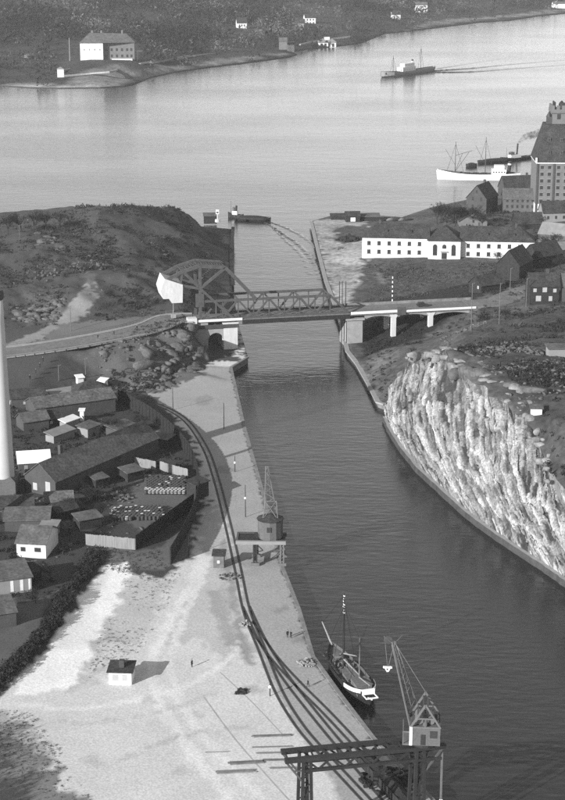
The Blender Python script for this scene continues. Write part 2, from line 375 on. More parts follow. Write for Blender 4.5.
# the hill
cp([(0,326,12.4),(60,320,12.6),(120,313,13.4),(185,309,13),(205,300,9),(212,285,6.5),(220,262,6.8)], 1.0)
cp([(30,300,15.5),(60,296,17),(10,290,17.5),(95,290,16.5),(140,285,16.5),(180,275,13),(200,258,10),(212,243,6.5),(100,262,20),(50,268,19),(0,265,19),(60,240,22),(100,232,24),(150,240,21),(185,238,16),(-60,255,19),(-80,300,15)], 2.6)
cp([(205,228,9),(190,214,16),(170,207,22),(130,205.5,26.5),(100,210.5,26.5),(70,219,24),(30,228,22),(0,232,21),(-60,235,20)], 1.3)
for a in [(-40,800,8),(-70,812,8),(-110,815,8),(-170,810,10),(-60,780,19),(-100,782,20),(-38,790,7)]: c.append((*a, 1.0))
sand = 0.46
tones_left = [
 ([(-900,610),(-900,1000),(200,1000),(200,640),(-60,640),(-70,600)], 0.04, 0),
 (px_poly([(80,343),(125,338),(120,388),(85,392),(60,396),(66,350)], 7), 0.07, 3),
 (px_poly([(110,388),(170,374),(205,366),(231,367),(250,357),(247,430),(262,490),(283,569),(299,610),(313,657),(341,696),(373,738),(432,800),(500,900),(400,900),(330,780),(290,720),(262,660),(246,612),(228,525),(214,475),(200,440),(183,418),(150,402)], 2.2), 0.27, .5),
 (px_poly([(196,520),(215,500),(235,560),(246,620),(262,660),(236,640),(212,600),(200,565)], 2.2), 0.33, 4),
 (px_poly([(190,555),(212,560),(226,600),(236,640),(226,672),(200,640),(150,650),(120,640),(96,668),(86,690),(74,690),(96,640),(134,566)], 2.2), 0.38, 4),
 (px_poly([(178,560),(205,548),(196,590),(170,628),(140,660),(128,660),(160,610)], 2.2), 0.46, 3),
 (px_poly([(-60,700),(16,716),(40,738),(66,790),(60,830),(-60,830)], 2.2), 0.3, 3),
 (px_poly([(-60,730),(10,738),(48,762),(84,806),(84,840),(-60,840)], 2.2), 0.16, 4),
 *[(rut_poly(l, w), t, .6) for l, w, t in (([(204,552),(188,590),(168,625),(152,665),(160,705),(190,750),(230,800)],2.2,.54),([(210,556),(196,592),(180,628),(170,668),(184,708),(216,752),(262,800)],1.6,.52),([(20,706),(80,708),(140,700),(200,680),(236,650)],1.8,.54),([(10,720),(90,722),(160,712),(220,690)],1.2,.4),([(120,760),(170,740),(215,730),(250,728)],1.2,.38),([(222,540),(230,580),(238,622),(250,664)],1.6,.24),([(214,590),(222,620),(232,646)],3.0,.28))],
 *[(px_poly([(x+dx*r_, y+dy*r_*.5) for dx, dy in ((1,0),(.6,.8),(-.3,1),(-1,.3),(-.8,-.7),(.2,-1),(.9,-.5))], 2.2), t, 1.2) for x, y, r_, t in ((236,600,7,.26),(150,700,9,.4),(252,690,10,.34),(196,716,8,.38),(90,760,12,.4),(180,770,10,.39),(300,640,8,.2),(262,560,7,.2),(282,610,8,.21),(225,470,8,.2),(205,400,10,.22))],
 (px_poly([(-300,440),(120,380),(160,400),(195,440),(205,500),(190,545),(165,575),(100,570),(60,640),(-10,705),(-300,800)], 3), 0.04, 3),
 (px_poly([(-200,560),(30,600),(60,585),(32,655),(-10,680),(-200,760)], 4), 0.09, 3),
 (px_poly([(-200,350),(60,344),(75,352),(64,398),(-200,410)], 8), 0.055, 4),
 (px_poly([(92,342),(200,322),(206,362),(170,374),(122,386),(96,384)], 7), 0.09, 5),
 (px_poly([(160,548),(137,552),(96,550),(95,560),(120,571),(165,566),(190,560),(194,520)], 2.5), 0.1, 1.5),
 (px_poly([(140,470),(190,478),(190,505),(140,530),(120,515)], 2.5), 0.09, 2),
 (px_poly([(104,565),(134,562),(96,640),(74,690),(15,697),(40,665),(66,622)], 2.3), 0.66, 1.6),
 (px_poly([(-300,300),(-300,200),(60,215),(130,203),(190,212),(230,235),(240,320),(190,318),(110,322),(40,338),(-300,345)], 17), 0.055, 6),
 (px_poly([(15,293),(62,291),(68,310),(40,314),(12,312)], 16), 0.08, 5),
 (px_poly([(86,283),(100,292),(94,306),(60,322),(20,336),(5,334),(40,322),(78,302),(84,294)], 15), 0.2, 1.5),
 (px_poly([(60,325),(190,313),(196,320),(120,332),(50,343),(30,342)], 12.5), 0.12, 3),
 (px_poly([(36,238),(46,235),(62,245),(92,268),(100,285),(92,286),(80,266),(56,250)], 20), 0.09, 3),
]
land('left_bank_ground', left_boundary, c, 1.0, 1.6, 'ground', sand, tones_left, rect=(-230, 60, 180, 850))

# ------------------------------------------------------------------ cliff and right bank
cl_base = [P(386,416,1.8), P(392,429,1.8), P(403,446,1.8), P(420,467,1.8), P(440,485,1.8), P(465,508,1.8), P(490,527,1.8), P(520,547,1.8), P(545,563,1.8), P(565,577,1.8), P(600,600,1.8), P(650,634,1.8)]
cl_top = [P(390,399,5), P(394,384,10), P(402,368,16), P(413,358,21), P(430,350,25), P(446,350,28), P(470,372,29), P(492,391,29), P(514,405,27.5), P(536,430,25), P(552,462,21), P(585,520,17)]
def jit_top():
    out = []
    K = 78
    for i in range(K):
        t = (len(cl_top)-1)*i/(K-1); k = min(int(t), len(cl_top)-2); p = cl_top[k].lerp(cl_top[k+1], t-k)
        f_ = min(1, i/4, (K-1-i)/4)
        w = (noise.cell(Vector((i*.31, 0, 2)))-.5)*.9+noise.noise(Vector((i*.35, 1, 1)))*1.6
        out.append(p+Vector((w*f_, w*f_*.3, f_*((noise.cell(Vector((i*.43, 5, 2)))-.5)*.9+noise.noise(Vector((i*.4, 3, 1)))*.8))))
    return out
cl_top0 = cl_top; cl_top = jit_top()
right_edge = [tuple(P(a, b, z)) for a, b, z in [(385,404,2),(378,402,1.8),(369,384,1.6),(357,363,1.6),(347.5,351,1.6)]]
mole = [tuple(P(a, b, 2.2)) for a, b in [(340,318),(326,281),(318,250),(311,221)]]
far_side = [tuple(P(a, b, 1.8)) for a, b in [(330,216),(365,215),(402,217),(432,207),(470,199),(500,192),(525,182),(542,176),(600,168),(700,165)]]
right_boundary = [tuple(p) for p in cl_top][::-1] + right_edge + mole + far_side + [(300,700,8),(260,450,20),(150,330,18)]
c = []
cp([(330,240,2.2),(345,290,2.2),(338,265,2.2),(352,310,2.2),(360,240,2.4),(370,225,2.2),(400,222,2.2),(355,345,1.9),(375,350,2),(394,345.5,2.2),(372,370,2),(380,390,2.4)], 0.15)
cp([(358,258,4.5),(400,262,5),(440,266,5),(490,266,5.5),(534,265,7),(400,240,5),(480,240,6),(440,225,4),(530,240,7),(365,280,3.5),(400,285,4.5),(450,287,6),(490,285,9)], 0.6)
cp([(410,342,3.4),(430,336.5,5),(450,330,7),(472,322.5,9.5),(400,360,6),(410,352,9),(430,342,11),(450,337,14)], 0.8)
cp([(470,332,17),(490,322,16),(500,335,22),(470,348,25),(520,330,22),(540,345,27),(565,330,23),(565,370,30),(540,385,30),(510,375,29.5),(490,360,28),(600,350,28),(560,420,29),(580,460,24),(620,420,30)], 2.4)
for u in (104, 112):
    for n in (-1, 13): p = BR(u, n); c.append((p.x, p.y, 12.7, 0.0))
cp([(510,301,13.2),(535,294,13.7),(565,289,14.2),(620,281,15),(510,292,13.2),(535,283,13.7),(565,278,14.2),(620,270,15),(530,305,15),(565,302,16),(520,284,13.3),(560,275,14),(520,268,11),(560,262,12),(600,250,13)], 0.5)
cp([(540,240,7),(565,235,8),(540,216,3),(500,212,3),(490,200,2.2),(570,205,3),(640,220,8),(640,190,3)], 0.4)
tones_right = [
 (px_poly([(311,221),(365,215),(372,250),(352,300),(356,312),(340,318)], 2.2), 0.26, 3),
 (px_poly([(335,228),(365,224),(368,236),(345,246),(336,240)], 2.2), 0.07, 3),
 (px_poly([(362,256),(532,262),(540,280),(480,300),(370,300),(356,290)], 5), 0.055, 5),
 (px_poly([(375,272),(395,276),(405,286),(380,284)], 4), 0.12, 3),
 (px_poly([(480,300),(565,296),(700,290),(700,400),(565,500),(520,415),(475,372),(448,350),(410,352),(440,335)], 24), 0.045, 6),
 (px_poly([(365,352),(400,346),(386,376),(378,388),(370,372)], 2), 0.09, 3),
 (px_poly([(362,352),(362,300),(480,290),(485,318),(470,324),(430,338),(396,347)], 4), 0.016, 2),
]
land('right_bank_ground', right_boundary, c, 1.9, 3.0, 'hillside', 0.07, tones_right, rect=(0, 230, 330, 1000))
# the blasted rock face
def resample(pl, n):
    d = [0]; 
    for a, b in zip(pl, pl[1:]): d.append(d[-1]+(b-a).length)
    out = []
    for i in range(n):
        t = d[-1]*i/(n-1); k = max(j for j in range(len(d)) if d[j] <= t+1e-6); k = min(k, len(pl)-2)
        out.append(pl[k].lerp(pl[k+1], min(1, (t-d[k])/(d[k+1]-d[k]))))
    return out
NU, NV = 560, 120
def par(pl, n):                                          # same parameter (knot index) on both lines
    out = []
    for i in range(n):
        t = (len(pl)-1)*i/(n-1); k = min(int(t), len(pl)-2); out.append(pl[k].lerp(pl[k+1], t-k))
    return out
b_ = par(cl_base, NU); t_ = par(cl_top0, NU); tj = par(cl_top, NU); V = []; T = []
def cellv(x, y, s): return noise.cell(Vector((x, y, s)))
for i in range(NU):
    d = (b_[min(i+6, NU-1)]-b_[max(i-6, 0)]); nn = Vector((d.y, -d.x, 0)).normalized()
    if nn.x > 0: nn = -nn
    along = i/NU*190
    for j in range(NV):
        t = j/(NV-1); p = b_[i].lerp(t_[i], t)+(tj[i]-t_[i])*max(0, (t-.75)/.25)**1.5
        s = min(1, t*9, (1-t)*8) if 0 < t < 1 else 0
        hgt = (t_[i]-b_[i]).length
        bulge = nn*(0.09*hgt*math.sin(math.pi*t))
        z = p.z
        wx = noise.fractal(Vector((along*.15, z*.1, 3)), .8, 2, 4)*1.6; wz = noise.fractal(Vector((along*.15, z*.1, 7)), .8, 2, 4)*2.2
        a1 = along+z*.35+wx; z1 = z-along*.22+wz
        dsp = (cellv(a1*.1, z1*.09, 1)-.5)*.8+(cellv(a1*.24, z1*.22, 2)-.5)*.8+(cellv(a1*.6, z1*.5, 5)-.5)*.65+(cellv(a1*1.4, z1*1.2, 6)-.5)*.4+noise.fractal(Vector((along*.4, z*.35, 4)), .9, 2, 5)*.3
        cr = abs(noise.noise(Vector((a1*.17+z1*.05, z1*.11, 8))))
        dsp += noise.fractal(Vector((along*.09, z*.05, 1)), 1, 2, 5)*.8-max(0, .025-cr)*14
        p = p+bulge+nn*s*dsp*.55+Vector((0, 0, s*(cellv(a1*.3, z1*.2, 9)-.5)*.5))
        V.append(tuple(p))
        g = 0.265+0.08*noise.fractal(Vector((along*.07, z*.03, 11)), 1, 2, 4)+.1*(cellv(a1*.24, z1*.22, 2)-.5)+.13*(cellv(a1*.6, z1*.5, 5)-.5)
        if cr < .02: g *= .65
        if t > .93: g *= .6
        T.append(max(.035, g))
F = [(i*NV+j, (i+1)*NV+j, (i+1)*NV+j+1, i*NV+j+1) for i in range(NU-1) for j in range(NV-1)]
cliff = raw('cliff', V, F, 'cliff_rock'); tag(cliff, kind='structure')
cliff.data.attributes.new('tone', 'FLOAT', 'POINT').data.foreach_set('value', T)
# narrow stone ledge and its wall at the waterline
led = [P(386,416,1.8)]+[Vector(p) for p in par(cl_base, 60)]
V = []; F = []
for i, p in enumerate(led):
    d = led[min(i+1, len(led)-1)]-led[max(i-1, 0)]; nn = Vector((d.y, -d.x, 0)).normalized()
    if nn.x > 0: nn = -nn
    w = 1.0+.3*noise.noise(Vector((i*.7, 0, 0)))
    a = p-nn*2; b = p+nn*w
    V += [(a.x,a.y,1.85),(b.x,b.y,1.7),(b.x+nn.x*.15,b.y+nn.y*.15,-2)]
    if i: k = 3*i; F += [(k-3,k,k+1,k-2),(k-2,k+1,k+2,k-1)]
mbx = MB(); mbx.add(V, F); o = mbx.build('cliff_foot_path', 'concrete'); tag(o, kind='structure')
o.data.materials.append(M['dark_stone']); o.data.polygons.foreach_set('material_index', [i % 2 for i in range(len(o.data.polygons))])

# ------------------------------------------------------------------ far shore
fs = [P(a, b, .8) for a, b in [(-150,92),(-60,88),(0,85),(30,87),(60,87.5),(100,87),(125,85.5),(135,83.5),(150,77),(175,71.5),(200,68),(250,62),(290,56.5),(297,54),(290,51),(305,49),(330,46.5),(360,43),(385,33),(410,30.5),(440,27),(480,22),(510,20),(540,15.5),(565,13),(620,6),(720,0)]]
far_boundary = [tuple(p) for p in fs] + [(1500,3600,20),(1500,5200,30),(-1500,5200,40),(-1500,2200,20)]
c = []
cp([(0,76,3),(60,76,4),(100,72,7),(140,66,9),(30,66,7),(80,60,13),(130,59.5,13),(106,61,13),(100,50,15),(180,55,8),(240,50,6),(300,42,6),(360,34,7),(430,18,7),(520,8,8),(0,50,16),(60,40,20),(120,38,18),(200,35,16),(280,25,15),(350,18,14),(0,20,26),(100,15,28),(200,10,26),(300,5,24),(420,4,14),(500,0,14),(-100,60,14),(-150,20,26)], 2.0)
for a in [(-300,2600,34),(0,2700,36),(300,2800,30),(500,3100,24),(-300,3200,36),(100,3300,36),(600,3600,26),(0,4200,40),(800,4200,30)]: c.append((*a, 4.0))
tones_far = [
 (px_poly([(140,81),(200,67.5),(290,56),(296,54),(285,54),(200,65),(150,73)], 1), 0.16, 2),
 (px_poly([(60,80),(120,72),(140,74),(110,84),(60,86)], 4), 0.13, 8),
 (px_poly([(0,84),(60,85.5),(110,85),(110,87.5),(0,87)], 1), 0.2, 2),
 (px_poly([(405,31),(440,25.5),(480,21),(540,15),(565,12),(565,10.5),(480,19.5),(430,24)], 1), 0.16, 3),
]
land('far_shore_ground', far_boundary, c, 11, 16, 'hillside', 0.035, tones_far, wall='dark_stone', nsc=0.008, rect=(-900, 1000, 1500, 4300))
# ------------------------------------------------------------------ roads, tracks, quay copings
n6 = BN*6
road_l = [BR(-2,6,13.0), BR(-10,6,13.0)] + [P(a, b, z) for a, b, z in [(150,327,13),(120,334.5,12.9),(58,345.5,12.2),(0,353,11.4),(-80,362,11)]]
tag(ribbon('road', curve(road_l, 6), 12, 'asphalt', 0.5, 0.12), kind='structure')
road_r = [BR(100,6,13.0), BR(112,6,13.2)] + [P(a, b, z) for a, b, z in [(510,296,13.5),(535,288,14),(565,283,14.5),(640,272,15.5)]]
tag(ribbon('road', curve(road_r, 6), 11, 'asphalt', 0.6, 0.14), kind='structure')
for sgn, zz in ((1, 0), (-1, 0)):
    tag(ribbon('pavement', curve(road_l, 6), 2.0, 'concrete', 0.4, 0.26, sgn*6.2), kind='structure')
# stone coping along the quay edges
def coping(pts, w, name='quay_coping', m='quay_stone'):
    tag(ribbon(name, pts, w, m, 0.5, 0.18, 0), kind='structure')
coping([Vector(p) for p in left_edge], 0.9)
mo = [Vector(p) for p in right_edge+mole]
coping(mo, 1.6, m='concrete')
# dark timber facing of the channel wall behind the bridge (left side)
mb = MB(); k = 46; wa = Vector((-23.6,805,0)); wd = Vector((wb.x+.45, wb.y, 0)); we = Vector((wc.x+.45, wc.y, 0))
for a_, b_2, k in ((wa, wd, 46), (wd, we, 22)):
    for i in range(k):
        p = a_.lerp(b_2, (i+.5)/k); z_ = 6.3 if a_ is wa else 6.4-1.2*i/k
        mb.box(p.x-.5, p.x+.3+.1*(i % 2), p.y-.95, p.y+.95, -2, z_+.15*math.sin(i*2.3))
mb.bar(wa+Vector((0,0,6.6)), wd+Vector((0,0,6.7)), 1.6, .4); mb.bar(wd+Vector((0,0,6.7)), we+Vector((0,0,5.5)), 1.6, .4)
tag(mb.build('channel_fender_wall', 'dark_timber'), 'dark timber fender wall lining the channel below the wooded hill', 'fender wall')

def track(name, pts, label, n=7):
    r = empty(name, pts[0]); r.location = (0, 0, 0)
    cv = curve(pts, n)
    for sgn in (-1, 1):
        o = ribbon('rail', cv, .16, 'rail', 0, .035, sgn*.75, r)
        ribbon('rail_groove', cv, .6, 'soot', 0, .012, sgn*.75, o)
    tag(r, label, 'railway track'); return r
tp = lambda l: [P(a, b, Q+.03) for a, b in l]
track('railway_track', tp([(112,393),(150,402),(183,418),(204,446),(216,478),(228,525),(238,570),(247,612),(262,650),(278,690),(297,722),(320,750),(372,806)]), 'long curved railway track sweeping round the dark fence and down the quay')
track('railway_track', tp([(246,606),(262,640),(284,675),(310,709),(342,748),(392,806)]), 'middle railway track branching off toward the foreground crane')
track('railway_track', tp([(250,622),(272,655),(298,684),(326,712),(358,746),(414,806)]), 'railway track nearest the water branching toward the foreground crane')

# slab joints, drain lines and cart ruts on the quay
for k, (l, w, m_) in enumerate([([(204,697),(232,735),(262,770),(300,812)],.3,'joint'),([(220,672),(252,702),(284,736)],.22,'joint'),([(172,418),(206,408),(241,396)],.22,'joint'),([(246,600),(272,594),(294,590)],.2,'joint'),
    ([(262,633),(285,624),(303,618)],.2,'joint'),([(292,700),(312,692),(330,682)],.2,'joint'),([(225,500),(262,486)],.18,'joint'),([(234,548),(274,538)],.18,'joint')]):
    tag(ribbon('quay_joint', curve(tp(l), 6), w, m_, 0, -.018+.002*k), kind='structure')

# ------------------------------------------------------------------ bascule bridge
DZ = 13.0
br = empty('bascule_bridge', BR(0,0,DZ), BA)
W = 11.0
def bp(u, n, z): return (u, n, z)
mb = MB(); mb.box(-3, 54.5, 0.2, W+.8, -.6, 0.0); mb.build('deck', 'asphalt', br)
for n in (.1, W+.6): 
    mb = MB(); mb.box(15, 54.5, n, n+.5, -1.9, -.3); mb.build('side_girder', 'dark_steel', br)
mb = MB()
for i in range(14): mb.box(1+i*3.9, 1.4+i*3.9, .7, W+.4, -1.5, -.62)
mb.build('cross_beams', 'dark_steel', br)
mb = MB(); mb.box(-3, 14.9, -.05, .25, -.35, .5); mb.build('parapet', 'white_paint', br)
N_ = {'A':(-11.4,15.4),'B':(-6.2,17.9),'C':(0,19.7),'D':(9.1,18.7),'E':(0,11.6),'G':(-6.9,13.1)}
TH_ = 6.9
for side, n in (('near', .9), ('far', W-.1)):
    def mem(name, a, b, w, h=None, m='steel'):
        q = MB(); q.bar((a[0], n, a[1]), (b[0], n, b[1]), w*1.25, (h or w)*1.25); return q.build(name, m, br)
    for a, b in ('AB','BC','CD'): mem('upper_chord', N_[a], N_[b], .7, .9)
    mem('tail_strut', N_['G'], N_['E'], .6, .7); mem('tail_strut', N_['A'], N_['G'], .6)
    mem('diagonal', N_['B'], N_['E'], .6); mem('diagonal', N_['B'], N_['G'], .5); mem('diagonal', N_['D'], N_['E'], .7)
    mem('tower_post', N_['C'], (0, 0), .75)
    mem('diagonal', N_['E'], (12, 0), .7); mem('diagonal', (4, 4.2), (.6, 0), .4); mem('post', (5.6, TH_), (5.6, 0), .4)
    mem('link_strut', N_['D'], (20, TH_), 1.0, 1.0)
    mem('top_chord', (1, TH_), (47.2, TH_), .6, .65)
    mem('bottom_chord', (1, .25), (54.2, .25), .5, .7)
    us = [8+i*5.6 for i in range(8)]
    for i, u in enumerate(us):
        if u <= 47.3: mem('post', (u, .5), (u, TH_), .3)
        if i < 7:
            a, b = ((u, .4), (us[i+1], TH_)) if i % 2 == 0 else ((u, TH_), (us[i+1], .4))
            mem('diagonal', a, b, .48)
    mem('end_post', (47.2, TH_), (54, .3), .6)
    q = MB(); q.box(-1.6, 1.3, n-.5, n+.5, 5, 9.8); q.build('machinery_box', 'steel', br)
    q = MB(); q.bar((1, n+ (.5 if n < 5 else -.5), 1.15), (54, n+(.5 if n < 5 else -.5), 1.15), .12, .12)
    for i in range(27): q.bar((1+i*2, n+(.5 if n < 5 else -.5), 0), (1+i*2, n+(.5 if n < 5 else -.5), 1.15), .1)
    q.build('railing', 'light_steel', br)
# laced bracing between the two planes
mb = MB()
for k in range(9):
    u = N_['B'][0]+k*1.9; z = np.interp(u, [-11.4,-6.2,0,9.1], [15.4,17.9,19.7,18.7])
    mb.bar((u, .9, z), (u, W-.1, z), .3)
    u2 = u+1.9; z2 = np.interp(u2, [-11.4,-6.2,0,9.1], [15.4,17.9,19.7,18.7])
    if u2 < 9.2: mb.bar((u, .9, z), (u2, W-.1, z2), .22); mb.bar((u, W-.1, z), (u2, .9, z2), .22)
mb.build('wind_bracing', 'steel', br)
mb = MB()
for i, u in enumerate((13.6, 24.8, 36, 47.2)):
    mb = MB(); mb.bar((u, .9, TH_), (u, W-.1, TH_), .35); mb.build('portal_strut', 'steel', br)
mb = MB(); mb.prism([(-12.6,15.8),(-6.2,13.4),(-6.4,7.0),(-10.2,7.0),(-11.2,8.6),(-13.2,8.6),(-14.0,11.6)], .2, W+.6); mb.build('counterweight', 'white_concrete', br)
mb = MB(); mb.box(-9.1,-8.9,5,5.2,2.0,8.3); mb.box(-9.8,-8.2,4.4,5.8,.6,2.0); mb.build('buffer', 'concrete', br)
tag(br, 'steel bascule bridge with arched tail trusses and white counterweight across the channel', 'bridge')

# left abutment with arched passage
ab = empty('bridge_abutment', BR(0,0,Q), BA)
zt = DZ-1.95-Q
mb = MB(); mb.box(-3.4, 2.6, .5, W+.4, -3, zt+1.2); mb.build('wall', 'concrete', ab)
def arch(u0, u1, zs, ztop, n0, n1):
    m_ = MB(); r = (u1-u0)/2; cx_ = (u0+u1)/2; pts = []
    K = 8
    arc = [(cx_-r*math.cos(math.pi*i/K), zs+r*math.sin(math.pi*i/K)) for i in range(K+1)]
    for i in range(K):
        a, b = arc[i], arc[i+1]
        m_.prism([(a[0],a[1]),(b[0],b[1]),(b[0],ztop),(a[0],ztop)], n0, n1)
    return m_
arch(2.6, 8.2, 3.4, zt, .5, W+.4).build('arch_vault', 'concrete', ab)
mb = MB(); mb.box(8.2, 13.2, .2, W+.6, -3, zt+.4); mb.build('pier', 'white_concrete', ab)
mb = MB(); mb.box(7.9, 13.5, -.1, W+.9, zt+.4, zt+.9); mb.build('cornice', 'white_concrete', ab)
mb = MB(); mb.box(-3.41, 12.9, -.12, .45, zt-.9, zt+.35); mb.build('bearing_band', 'dark_stone', ab)
mb = MB(); mb.box(-4.8, -1.5, -.5, 2.4, zt+.6, zt+3.2); mb.build('parapet_pillar', 'white_concrete', ab)
tag(ab, 'pale concrete abutment with arched passage at the left end of the bridge', 'abutment')

# right stone pier and concrete viaduct
pr = empty('bridge_pier', BR(0,0,0), BA)
mb = MB(); mb.box(53.6, 59.2, .3, W+.6, -2, DZ-2.6); mb.build('shaft', 'concrete', pr)
mb = MB(); mb.box(53.0, 59.8, -.2, W+1.1, DZ-2.6, DZ-1.95); mb.build('cap', 'concrete', pr)
for kx in range(3):
    mb = MB(); mb.box(53.45, 53.7, 1+kx*3.6, 1.6+kx*3.6, -2, DZ-3); mb.build('fender_timber', 'dark_timber', pr)
tag(pr, 'square stone pier standing in the water under the right end of the bridge', 'bridge pier')
vd = empty('road_viaduct', BR(0,0,DZ), BA)
mb = MB(); mb.box(54.6, 104, .2, W+.8, -.9, .0); mb.build('deck', 'asphalt', vd)
mb = MB(); mb.box(54.8, 72.0, -.1, .3, -.4, .5); mb.build('parapet', 'white_paint', vd)
mb = MB(); mb.box(75.3, 102, -.1, .3, -.5, .25); mb.build('parapet', 'white_paint', vd)
mb = MB(); mb.box(54.8, 104, W+.7, W+1.1, -.95, 1.0); mb.build('far_parapet', 'quay_stone', vd)
mb = MB(); mb.box(72.0, 75.2, -.3, .6, -1.4, 1.3); mb.build('pylon_block', 'steel', vd)
for n in (.7, 4, 7.3, W-.2):
    mb = MB()
    us = [59.8, 71.0, 85.0, 101]
    for a, b in zip(us, us[1:]):
        K = 8
        poly = [(a+.3,-1.0),(b-.3,-1.0)]+[(b-.3-(b-a-.6)*i/K, -1.5-1.1*(2*i/K-1)**2*1.0) for i in range(K+1)]
        mb.prism(poly, n, n+.5)
    mb.build('haunched_girder', 'concrete', vd)
for u in (71.0, 85.0):
    for n in (.8, W-1.2):
        p = BR(u, n); g = gz('right_bank_ground', p)
        mb = MB(); mb.box(u-.85, u+.85, n-.3, n+1.2, g-DZ-1, -2.6); mb.prism([(u-.85,-2.6),(u+.85,-2.6),(u+1.7,-1.3),(u-1.7,-1.3)], n-.3, n+1.2)
        mb.build('column', 'white_concrete', vd)
mb = MB(); mb.box(101, 108, -.4, W+1.2, -10, -.92); mb.build('end_wall', 'quay_stone', vd)
mb = MB()
for i in range(9): mb.box(99.5-.5*i*0, 101.2, -.8-(i%3)*.8, .2, -6+i*.55, -5.5+i*.55)
mb.build('rubble_facing', 'boulder', vd)
tag(vd, 'concrete road viaduct on white columns leading right from the bridge', 'viaduct')

# ------------------------------------------------------------------ generic houses
def house(name, p, rz, L, Wd, hw, hr, wallm, roofm, label, cat='house', hip=False, over=.4, wins=(), door=None, winm='glass', chim=None, base=1.5, mono=False):
    """p is the near-left corner of the long front; local x along the front, y away"""
    e = empty(name, p, rz)
    if mono or hip: 
        mb = MB(); mb.box(0, L, 0, Wd, -base, hw); mb.build('wall', wallm, e)
    else:
        mb = MB(); pent = [(0,-base),(Wd,-base),(Wd,hw),(Wd/2,hw+hr-.05),(0,hw)]
        mb.add([(0,a,b) for a, b in pent]+[(L,a,b) for a, b in pent], [(0,1,2,3,4),(9,8,7,6,5)]+[(i,i+5,(i+1)%5+5,(i+1)%5) for i in range(5)])
        mb.build('wall', wallm, e)
    o = over; t = .18; mb = MB()
    if mono:
        mb.add([(-o,-o,hw),(L+o,-o,hw),(L+o,Wd+o,hw+hr),(-o,Wd+o,hw+hr),(-o,-o,hw+t),(L+o,-o,hw+t),(L+o,Wd+o,hw+hr+t),(-o,Wd+o,hw+hr+t)],
               [(3,2,1,0),(4,5,6,7),(0,1,5,4),(1,2,6,5),(2,3,7,6),(3,0,4,7)])
    elif hip:
        i = Wd*.5*(1 if hip is True else hip); zb = hw+.02
        mb.add([(-o,-o,zb),(L+o,-o,zb),(L+o,Wd+o,zb),(-o,Wd+o,zb),(i,Wd/2,zb+hr),(L-i,Wd/2,zb+hr)], [(0,1,5,4),(1,2,5),(2,3,4,5),(3,0,4),(3,2,1,0)])
    else:
        zo = hw-o*hr/(Wd/2)
        for a, b in ((-o, Wd/2), (Wd+o, Wd/2)):
            mb.add([(-o,a,zo),(L+o,a,zo),(L+o,b,hw+hr),(-o,b,hw+hr),(-o,a,zo+t),(L+o,a,zo+t),(L+o,b,hw+hr+t),(-o,b,hw+hr+t)],
                   [(3,2,1,0),(4,5,6,7),(0,1,5,4),(1,2,6,5),(2,3,7,6),(3,0,4,7)])
    rf = mb.build('roof', roofm, e)
    for (face, x, z, w, h) in wins:                       # f front, l left, r right
        mb = MB(); fr = MB()
        if face == 'f': mb.box(x-w/2, x+w/2, -.05, .1, z, z+h); fr.box(x-w/2-.12, x+w/2+.12, -.12, .1, z-.12, z-.0)
        elif face == 'l': mb.box(-.05, .1, x-w/2, x+w/2, z, z+h); fr.box(-.12, .1, x-w/2-.12, x+w/2+.12, z-.12, z)
        else: mb.box(L-.1, L+.05, x-w/2, x+w/2, z, z+h); fr.box(L-.1, L+.12, x-w/2-.12, x+w/2+.12, z-.12, z)
        wo_ = mb.build('window', winm, e); fr.build('sill', wallm, wo_)
    if door:
        x, w, h = door; mb = MB(); mb.box(x-w/2, x+w/2, -.07, .1, 0, h); mb.build('door', 'dark_timber', e)
    if chim:
        for x, y in chim:
            mb = MB(); mb.box(x-.5, x+.5, y-.5, y+.5, hw+hr*.4, hw+hr+1.4); mb.build('chimney', 'dark_brick', rf)
    tag(e, label, cat); return e

# long white hospital: wings and a projecting hall
hz = 5.2
a0 = P(362,255.8,hz); a1 = P(427,259.0,hz); hrz = math.atan2(a1.y-a0.y, a1.x-a0.x)
hrz = R(-6)
hp = empty('white_hospital', a0, hrz)
def hosp_wing(x0, x1, y0, y1, hw, hr, cols, z1, z2, i0=True, i1=True):
    mb = MB(); mb.box(x0, x1, y0, y1, -3, hw); mb.build('wall', 'white_plaster', hp)
    mb = MB(); o = .5; zb = hw+.02; i = (y1-y0)*.45; e0 = i if i0 else 0; e1 = i if i1 else 0
    mb.add([(x0-o,y0-o,zb),(x1+o,y0-o,zb),(x1+o,y1+o,zb),(x0-o,y1+o,zb),(x0+e0,(y0+y1)/2,zb+hr),(x1-e1,(y0+y1)/2,zb+hr)], [(0,1,5,4),(1,2,5),(2,3,4,5),(3,0,4),(3,2,1,0)])
    rf = mb.build('roof', 'dark_roof', hp)
    for cxx in cols:
        for z in (z1, z2):
            mb = MB(); mb.box(cxx-.75, cxx+.75, y0-.05, y0+.1, z, z+1.75); w_ = mb.build('window', 'glass', hp)
            mb = MB(); mb.box(cxx-.95, cxx+.95, y0-.16, y0+.1, z-.22, z-.02); mb.build('sill', 'grey_plaster', w_)
    for k in range(2):
        xx = x0+(x1-x0)*(.36+.36*k); mb = MB(); mb.box(xx-.6, xx+.6, y0+2.2, y0+4.6, zb+1.5, zb+3.2); mb.build('dormer', 'dark_roof', rf)
    for k in range(2):
        xx = x0+(x1-x0)*(.25+.5*k); mb = MB(); mb.box(xx-.5, xx+.5, (y0+y1)/2-.4, (y0+y1)/2+.4, zb+hr-1, zb+hr+1.3); mb.build('chimney', 'dark_brick', rf)
    return rf
hosp_wing(0, 29.4, 0, 14, 8.2, 5.6, [3+4.45*i for i in range(6)], 1.2, 5.0, True, False)
hosp_wing(43.2, 75.5, -.5, 13.5, 7.6, 5.6, [46.6+4.5*i for i in range(7)], 1.1, 4.7, False, True)
